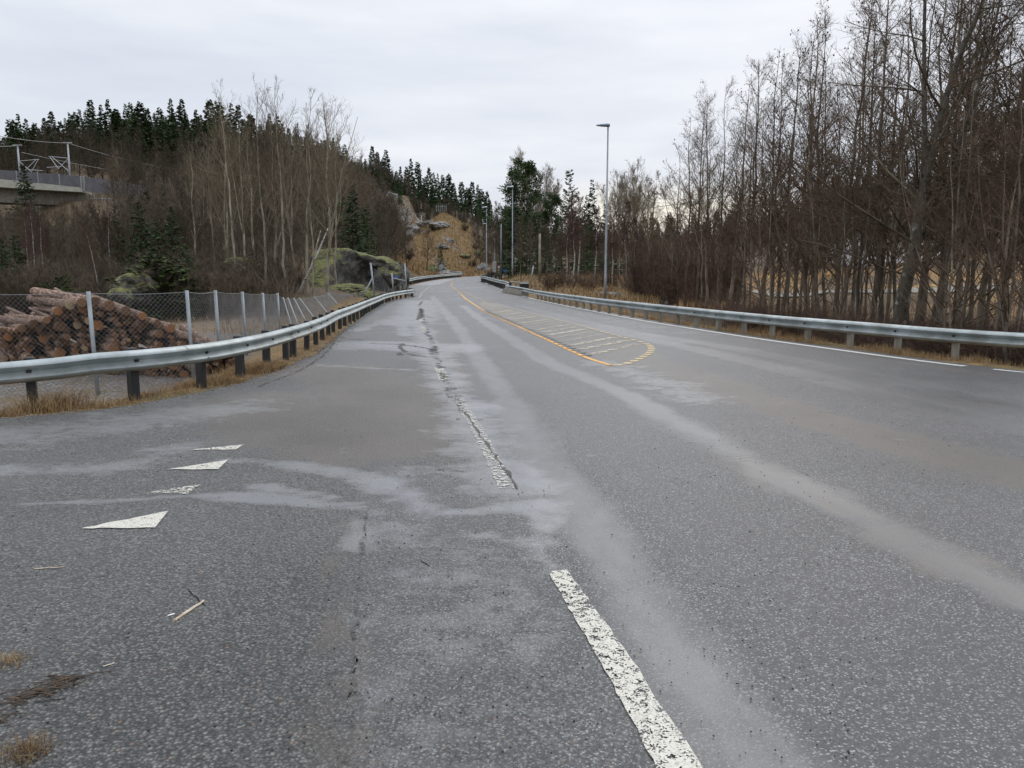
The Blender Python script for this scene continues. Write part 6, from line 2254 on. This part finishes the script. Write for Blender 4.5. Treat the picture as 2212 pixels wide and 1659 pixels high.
def build_railway():
    # viaduct on the left: deck, parapet fascia, noise barrier panels, abutment
    def pt(px, py, d):
        return Vector((*at(px, d), zpx(py, d)))
    stations = [(-160, 112, 352, 378, 398), (0, 121, 373, 391.5, 409), (95, 128, 380, 400.5, 415), (200, 134, 388.5, 412, 421)]
    root = empty('viaduct', tuple(pt(95, 415, 128)))
    o = -root.location
    tag(root, 'concrete railway viaduct with grey noise barriers on the left hillside', 'viaduct')
    mb = MB()
    a = [pt(p, tb, d) for p, d, t, tb, fb in stations]
    b = [pt(p, fb, d) for p, d, t, tb, fb in stations]
    dep = Vector((-3, 9, 0))
    k = len(a)
    vs = [v + o for v in a] + [v + o for v in b] + [v + o + dep for v in a] + [v + o + dep for v in b]
    fs = []
    for i in range(k - 1):
        fs += [(i, i + 1, k + i + 1, k + i), (2 * k + i, 3 * k + i, 3 * k + i + 1, 2 * k + i + 1), (i, 2 * k + i, 2 * k + i + 1, i + 1), (k + i, k + i + 1, 3 * k + i + 1, 3 * k + i)]
    fs += [(0, k, 3 * k, 2 * k), (k - 1, 3 * k - 1, 4 * k - 1, 2 * k - 1)]
    mb.add(vs, fs).build('deck', M['fascia'], root)
    # box girder below
    g = [pt(p, fb + 2, d) + Vector((-.6, 2.2, 0)) for p, d, t, tb, fb in stations]
    vs = []
    for p in g:
        for off in ((0, 0, .3), (0, 0, -2.0), (-1.5, 5, -2.0), (-1.5, 5, .3)):
            vs.append(p + Vector(off) + o)
    fs = [(i * 4 + j, i * 4 + (j + 1) % 4, i * 4 + 4 + (j + 1) % 4, i * 4 + 4 + j) for i in range(k - 1) for j in range(4)] + [(0, 1, 2, 3), tuple(range(4 * k - 4, 4 * k))]
    MB().add(vs, fs).build('girder', M['concretedark'], root)
    # barrier panels
    P = []
    for px in np.linspace(-160, 200, 9):
        d = np.interp(px, [s[0] for s in stations], [s[1] for s in stations])
        t = np.interp(px, [s[0] for s in stations], [s[2] for s in stations])
        tb = np.interp(px, [s[0] for s in stations], [s[3] for s in stations])
        P.append((pt(px, t, d), pt(px, tb - .3, d)))
    # abutment stretch with a taller barrier running on into the trees
    Q2 = []
    for px, d, t, tb in ((206, 134.5, 389, 419), (270, 141, 399, 427), (330, 149, 407, 436), (400, 160, 416, 446)):
        Q2.append((pt(px, t, d), pt(px, tb, d)))
    for seg in (P, Q2):
        for (t0, b0), (t1, b1) in zip(seg[:-1], seg[1:]):
            th = Vector((-.05, .15, 0))
            e = (t1 - t0).normalized() * .04
            vs = [t0 + e + o, t1 - e + o, b1 - e + o, b0 + e + o, t0 + e + th + o, t1 - e + th + o, b1 - e + th + o, b0 + e + th + o]
            MB().add(vs, [(0, 1, 2, 3), (7, 6, 5, 4), (0, 4, 5, 1), (3, 2, 6, 7), (0, 3, 7, 4), (1, 5, 6, 2)]).build('barrier_panel', M['barrier'], root)
        for t0, b0 in seg:
            MB().box(((t0 + b0) / 2 + o + Vector((0, -.04, 0))), (.16, .16, (t0 - b0).length + .1)).build('barrier_post', M['galv'], root)
    ab = pt(240, 432, 138.5)
    MB().box(ab + o + Vector((-1.0, 4.5, -3.0)), (6.0, 6.5, 6.0), .25, .1).build('abutment', M['concrete'], root)
    for px, d in ((-60, 120), (120, 131)):
        c = pt(px, 440, d) + Vector((-1.4, 4.6, 0))
        gz = Hs(c.x, c.y)
        zt = zpx(409, d) - 1.6
        MB().box((c.x + o.x, c.y + o.y, (zt + gz - 1) / 2 + o.z), (1.4, 2.6, max(1, zt - gz + 1)), .2, .1).build('pier', M['concretedark'], root)
    # catenary masts
    def mast(px, d, ty, by, sgn, lab):
        x, y = at(px, d)
        zt, zb = zpx(ty, d), zpx(by, d) - 2.0
        r = empty('catenary_mast', (x, y, zb))
        tag(r, lab, 'mast', 'catenary masts along the railway')
        h = zt - zb
        MB().tube([(0, 0, 0), (0, 0, h)], [.17, .13], 8).build('mast_pole', M['signback'], r, True)
        MB().box((0, 0, h + .06), (1.5, .25, .14)).build('cap_beam', M['signback'], r)
        z1, z2 = h - 2.6, h - 5.0
        mb = MB()
        for pts in ([(0, 0, z1), (sgn * 3.5, 0, z1 + .3)], [(0, 0, z2), (sgn * 2.9, 0, z1 + .2)], [(0, 0, z1), (sgn * 2.0, 0, z2 + .6)], [(sgn * 1.4, 0, z2 + 1.0), (sgn * 4.0, 0, z2 + .8)], [(sgn * 2.0, 0, z2 + .6), (sgn * 3.3, 0, z1 + .2)]):
            MB().tube(pts, .065, 6).build('cantilever_tube', M['signback'], r)
        return Vector((x, y, zt))
    a = mast(73, 136, 326, 385, 1, 'catenary mast behind the dark spruce on the viaduct')
    b = mast(178, 140, 321, 396, -1, 'tall grey catenary mast right of the spruce on the viaduct')
    mast(382, 200, 378, 470, 1, 'faint catenary mast among the trees farther along the railway')
    c = mast(462, 230, 377, 430, -1, 'catenary mast seen through the aspens')
    mast(914, 243, 469, 485, -1, 'small catenary mast in the rock cutting left of the knoll')
    cable(sag((*at(-60, 120), zpx(285, 120)), b, .6) + sag(b, c, 1.2)[1:], 'railway feeder cable crossing over the viaduct mast', .045, 'catenary_wire', 'wire')
    cable(sag((*at(-60, 122), zpx(310, 122)), a, .6), 'lower railway cable reaching the mast behind the spruce', .045, 'catenary_wire', 'wire')
    cable(sag((*at(80, 134), zpx(340, 134)), (*at(420, 215), zpx(392, 215)), .8), 'contact wire running along the railway into the trees', .04, 'catenary_wire', 'wire')
    cable([Vector((*at(872, 246), zpx(465, 246))), Vector((*at(918, 243), zpx(466.5, 243)))], 'wire across the mouth of the rock cutting', .05, 'catenary_wire', 'wire')
    # small fence on top of the knoll
    r = empty('picket_fence', (*at(946, 249), zpx(459, 249)))
    tag(r, 'short row of pale posts on top of the ochre knoll', 'fence')
    for i in range(6):
        MB().box((i * .62, 0, .7), (.10, .10, 2.2)).build('post', M['signback'], r)
    MB().box((1.55, .08, 1.35), (3.4, .05, .08)).build('wire_bar', M['galv'], r)


def build_houses():
    def house(px, d, yb, w, dep, hh, lab, rz):
        x, y = at(px, d)
        z = zpx(yb, d)
        r = empty('house', (x, y, min(z, Hs(x, y) + .3)), rz)
        tag(r, lab, 'house', 'white houses beyond the field')
        MB().box((0, 0, hh / 2 - .4), (w, dep, hh + .8)).build('wall', M['housewhite'], r)
        mb = MB()
        e = .4
        vs = [(-w / 2 - e, -dep / 2 - e, hh), (w / 2 + e, -dep / 2 - e, hh), (w / 2 + e, dep / 2 + e, hh), (-w / 2 - e, dep / 2 + e, hh), (-w / 2 - e, 0, hh + dep * .42), (w / 2 + e, 0, hh + dep * .42)]
        mb.add(vs, [(0, 1, 5, 4), (2, 3, 4, 5), (0, 4, 3), (1, 2, 5), (3, 2, 1, 0)]).build('roof', M['houseroof'], r)
        for i in range(3):
            fx = -w / 2 + w * (i + .5) / 3
            f = MB().box((fx, -dep / 2 - .03, hh * .58), (1.2, .10, 1.2)).build('window', M['signwhite'], r)
            MB().box((fx, -dep / 2 - .09, hh * .58), (1.0, .04, 1.0)).build('pane', M['glass'], f)
        MB().box((w * .38, -dep / 2 - .05, .9), (1.0, .08, 2.0)).build('door', M['houseroof'], r)
    house(1868, 108, 566, 10, 7, 3.2, 'white house with a dark roof glimpsed between the alders', .2)
    house(1985, 107, 565, 6, 6, 2.8, 'small white outbuilding right of the white house behind the thick tree', -.1)
    house(1700, 210, 500, 9, 7, 4, 'pale house low on the far hillside beyond the alders', .1)
    # farm track and low wall across the field
    pts = [(*at(px, d), 0) for px, d in ((1560, 66), (1800, 68), (2000, 70), (2300, 70))]
    P = resample(pts, 1.5)[:, :2]
    L, R = P + np.array([0, 1.4]), P - np.array([0, 1.4])
    V = np.r_[np.c_[L, H(L[:, 0], L[:, 1]) + .10], np.c_[R, H(R[:, 0], R[:, 1]) + .10]]
    i = np.arange(len(L) - 1)
    n = len(L)
    me = npmesh('farm_track', V, np.stack([i, i + n, i + n + 1, i + 1], 1), M['concretedark'])
    tag(link('farm_track', me), kind='structure')
    # stone edging seen under the right rail beyond the lamp
    p = resample([(*at(1190, 58), 0), (*at(1260, 56), 0), (*at(1330, 53), 0)], .8)
    for k, q in enumerate(p):
        o = rock('edge_stone', (q[0], q[1], zpx(636, q[1])), (.45, .3, .22), M['rock'], 60 + k, sub=3, rz=k)
        tag(o, 'grey stone of the low kerb of stones behind the right guardrail by the lamp', 'stone', 'kerb stones by the nearest lamp')


def build_litter():
    def stick(p0, p1, w, m, lab, name='stick', th=.35, curve=.004, split=False):
        a, b = G(*p0), G(*p1)
        a.z += w * th + .004
        b.z += w * th + .004
        n = 7
        pts = [a.lerp(b, i / (n - 1)) + Vector((curve * math.sin(3 * i), curve * math.cos(2.2 * i), 0)) for i in range(n)]
        rad = [w * (.55 + .45 * math.sin(math.pi * (.12 + .8 * i / (n - 1)))) for i in range(n)]
        mb = MB().tube(pts, rad, 6)
        if split:
            for k in range(4):
                d = (a - b).normalized()
                e = a + Vector((rng.normal(0, .008), rng.normal(0, .008), 0)) + d * rng.uniform(.01, .03)
                mb.tube([pts[1] + Vector((rng.normal(0, .004), 0, .003)), e], [w * .4, w * .08], 4)
        o = mb.build(name, m, None, False)
        for i, v in enumerate(o.data.vertices):
            v.co.z = max(.003, v.co.z * .7)
        return tag(o, lab, name.replace('_', ' '))
    stick((378, 1342), (441, 1300), .0095, M['splinter'], 'pale split stick with a frayed end lying on the gravelly asphalt', split=True)
    stick((362, 1333), (378, 1328), .006, M['signwhite'], 'tiny white chip beside the pale split stick', 'wood_chip', curve=0)
    stick((72, 1230), (140, 1226), .004, M['splinter'], 'thin curved straw left of the other litter', 'straw', curve=.006)
    stick((75, 1520), (145, 1512), .0022, M['splinter'], 'thin pale straw between the two grass tufts', 'straw')
    stick((222, 1442), (248, 1434), .0035, M['splinter'], 'short yellowish straw near the dark twigs', 'straw')
    stick((205, 1250), (238, 1244), .002, M['splinter'], 'hair-thin straw on the shoulder below the nearest triangle', 'straw')
    stick((405, 1275), (445, 1313), .0022, M['twigbrown'], 'thin brown twig crossing the pale split stick', 'twig')
    stick((395, 1282), (425, 1290), .0018, M['twigbrown'], 'short hair-thin twig above the pale split stick', 'twig')
    stick((910, 1214), (928, 1225), .003, M['twigbrown'], 'small forked twig on the wet asphalt left of the lane line', 'twig')
    # dark twig mat at the lower left
    P, R = [], []
    for k in range(52):
        t = rng.uniform(0, 1)
        c = G(-10 + 200 * t + rng.normal(0, 10), 1530 - 75 * t + rng.normal(0, 9) + (35 * (1 - t) if rng.uniform() < .3 else 0))
        a = rng.normal(.45, .5)
        l = rng.uniform(.02, .07)
        dv = np.array([math.cos(a), math.sin(a), 0]) * l
        c = np.array(c) + np.array([0, 0, .006])
        P.append([c - dv, c + np.array([0, 0, rng.uniform(.0, .008)]), c + dv])
        R.append([.0022, .0026, .0012])
    V, Q = sweep(np.array(P), np.array(R), 4)
    o = link('twig_litter', npmesh('twig_litter', V, Q, M['twigbrown']))
    tag(o, 'dark tangle of small twigs lying between the two grass tufts', 'twigs', kind='stuff')
    # gravel washed along the edge of the pavement
    bm = bmesh.new()
    ed = resample([(-8, 8.2), (-5.9, 8.62), (-4.95, 9.3), (-4.6, 10), (-4.15, 11.3), (-4.0, 13), (-4.02, 15.6), (-4.4, 18.9), (-5.2, 24.8)], .02)
    for k in range(1500):
        q = ed[rng.integers(0, len(ed))]
        x, y = q[0] + rng.normal(-.02, .16), q[1] + rng.normal(0, .12)
        sz_ = rng.uniform(.005, .016)
        zz = max(Hs(x, y), float(zr(y)) - .03) if x < float(xl(y)) else float(zr(y))
        r_ = bmesh.ops.create_icosphere(bm, subdivisions=1, radius=sz_)
        for v in r_['verts']:
            v.co = Vector((v.co.x * rng.uniform(.7, 1.4), v.co.y * rng.uniform(.7, 1.4), v.co.z * .7)) + Vector((x, y, zz + sz_ * .3))
    me = bpy.data.meshes.new('verge_gravel')
    bm.to_mesh(me)
    bm.free()
    me.materials.append(M['concretedark'])
    tag(link('verge_gravel', me), 'loose grey gravel along the left edge of the pavement', 'gravel', kind='stuff')
    # loose dark pebbles and grit on the road
    n = 900
    px = np.r_[rng.uniform(500, 1900, 500), rng.uniform(1400, 2212, 220), rng.uniform(0, 800, 180)]
    py = np.r_[rng.uniform(1000, 1640, 500), rng.uniform(790, 1050, 220), rng.uniform(900, 1640, 180)]
    bm = bmesh.new()
    for a, b in zip(px, py):
        p = G(a, b)
        s = rng.uniform(.0016, .0038) * (1 + .10 * p.y)
        mtx = bmesh.ops.create_icosphere(bm, subdivisions=1, radius=s)
        for v in mtx['verts']:
            v.co = Vector((v.co.x * rng.uniform(.7, 1.3), v.co.y * rng.uniform(.7, 1.3), v.co.z * .7)) + Vector((p.x, p.y, float(zr(p.y)) + s * .4))
    me = bpy.data.meshes.new('grit')
    bm.to_mesh(me)
    bm.free()
    me.materials.append(M['black'])
    tag(link('grit', me), 'loose dark grit scattered over the asphalt', 'grit', kind='stuff')


# ------------------------------------------------------------------ light, sky, camera
def build_world():
    w = bpy.data.worlds.new('World')
    scene.world = w
    w.use_nodes = True
    nt = w.node_tree
    bg = nt.nodes['Background']
    sky = nt.nodes.new('ShaderNodeTexSky')
    sky.sky_type = 'NISHITA'
    sky.sun_disc = False
    sky.sun_elevation = math.radians(38)
    sky.sun_rotation = math.radians(25)
    sky.dust_density = 3
    tc = nt.nodes.new('ShaderNodeTexCoord')
    gen = tc.outputs['Generated']
    sp = nt.nodes.new('ShaderNodeSeparateXYZ')
    nt.links.new(gen, sp.inputs[0])
    z = sp.outputs[2]
    # cloud deck: soft streaks, flattened towards the horizon
    f = noise(nt, gen, 2.0, 5, .52, stretch=(1, 1, 4.5))
    f2 = noise(nt, gen, 5.0, 4, .5, stretch=(1, 1, 6))
    fm = mth(nt, 'ADD', mth(nt, 'MULTIPLY', f, .75), mth(nt, 'MULTIPLY', f2, .25))
    cl = ramp(nt, fm, [(.34, (6.7, 7.2, 8.2)), (.5, (7.8, 8.2, 9.0)), (.64, (9.0, 9.3, 9.8))])
    # overcast sky: brighter overhead than near the horizon
    k = ramp(nt, z, [(0.0, (.98,) * 3), (.35, (1.04,) * 3), (.6, (1.5,) * 3), (1, (2.05,) * 3)])
    c = mixc(nt, 1.0, cl.outputs[0], k.outputs[0], 'MULTIPLY')
    # break in the cloud low over the far ridge
    dn = nt.nodes.new('ShaderNodeVectorMath')
    dn.operation = 'DOT_PRODUCT'
    v = Vector((.20, .975, .068)).normalized()
    nt.links.new(gen, dn.inputs[0])
    dn.inputs[1].default_value = v
    gl = ramp(nt, dn.outputs['Value'], [(.985, (0,) * 3), (.998, (1,) * 3)])
    band = ramp(nt, z, [(.03, (0,) * 3), (.055, (1,) * 3), (.08, (1,) * 3), (.115, (0,) * 3)])
    c = mixc(nt, mth(nt, 'MULTIPLY', gl.outputs[0], band.outputs[0]), c, (10.0, 9.5, 8.4))
    c = mixc(nt, .06, c, sky.outputs[0])
    nt.links.new(c, bg.inputs['Color'])
    bg.inputs['Strength'].default_value = .1
    s = bpy.data.lights.new('sun', 'SUN')
    s.energy = .6
    s.angle = math.radians(40)
    s.color = (1, .96, .9)
    o = bpy.data.objects.new('sun', s)
    COL.objects.link(o)
    o.rotation_euler = (math.radians(52), 0, math.radians(180 - 25))


def build_camera():
    c = bpy.data.cameras.new('camera')
    c.sensor_width = 36
    c.lens = 36 * F / 2212
    c.clip_start = .05
    c.clip_end = 6000
    o = bpy.data.objects.new('camera', c)
    COL.objects.link(o)
    o.location = (0, 0, EYE)
    o.rotation_euler = (math.pi / 2 - PITCH, 0, 0)
    scene.camera = o


build_materials()
build_world()
build_camera()
build_ground()
build_road()
build_markings()
build_guardrails()
build_fence()
build_logs()
build_rocks()
build_street()
build_railway()
build_houses()
build_litter()
build_grass()
build_right_wood()
build_centre_trees()
D2 = build_left_trees()
build_hill_forest(D2)

scene.view_settings.view_transform = 'Standard'
scene.view_settings.look = 'None'
scene.view_settings.exposure = 0
scene.view_settings.gamma = 1
scene.cycles.max_bounces = 6
scene.cycles.transparent_max_bounces = 12
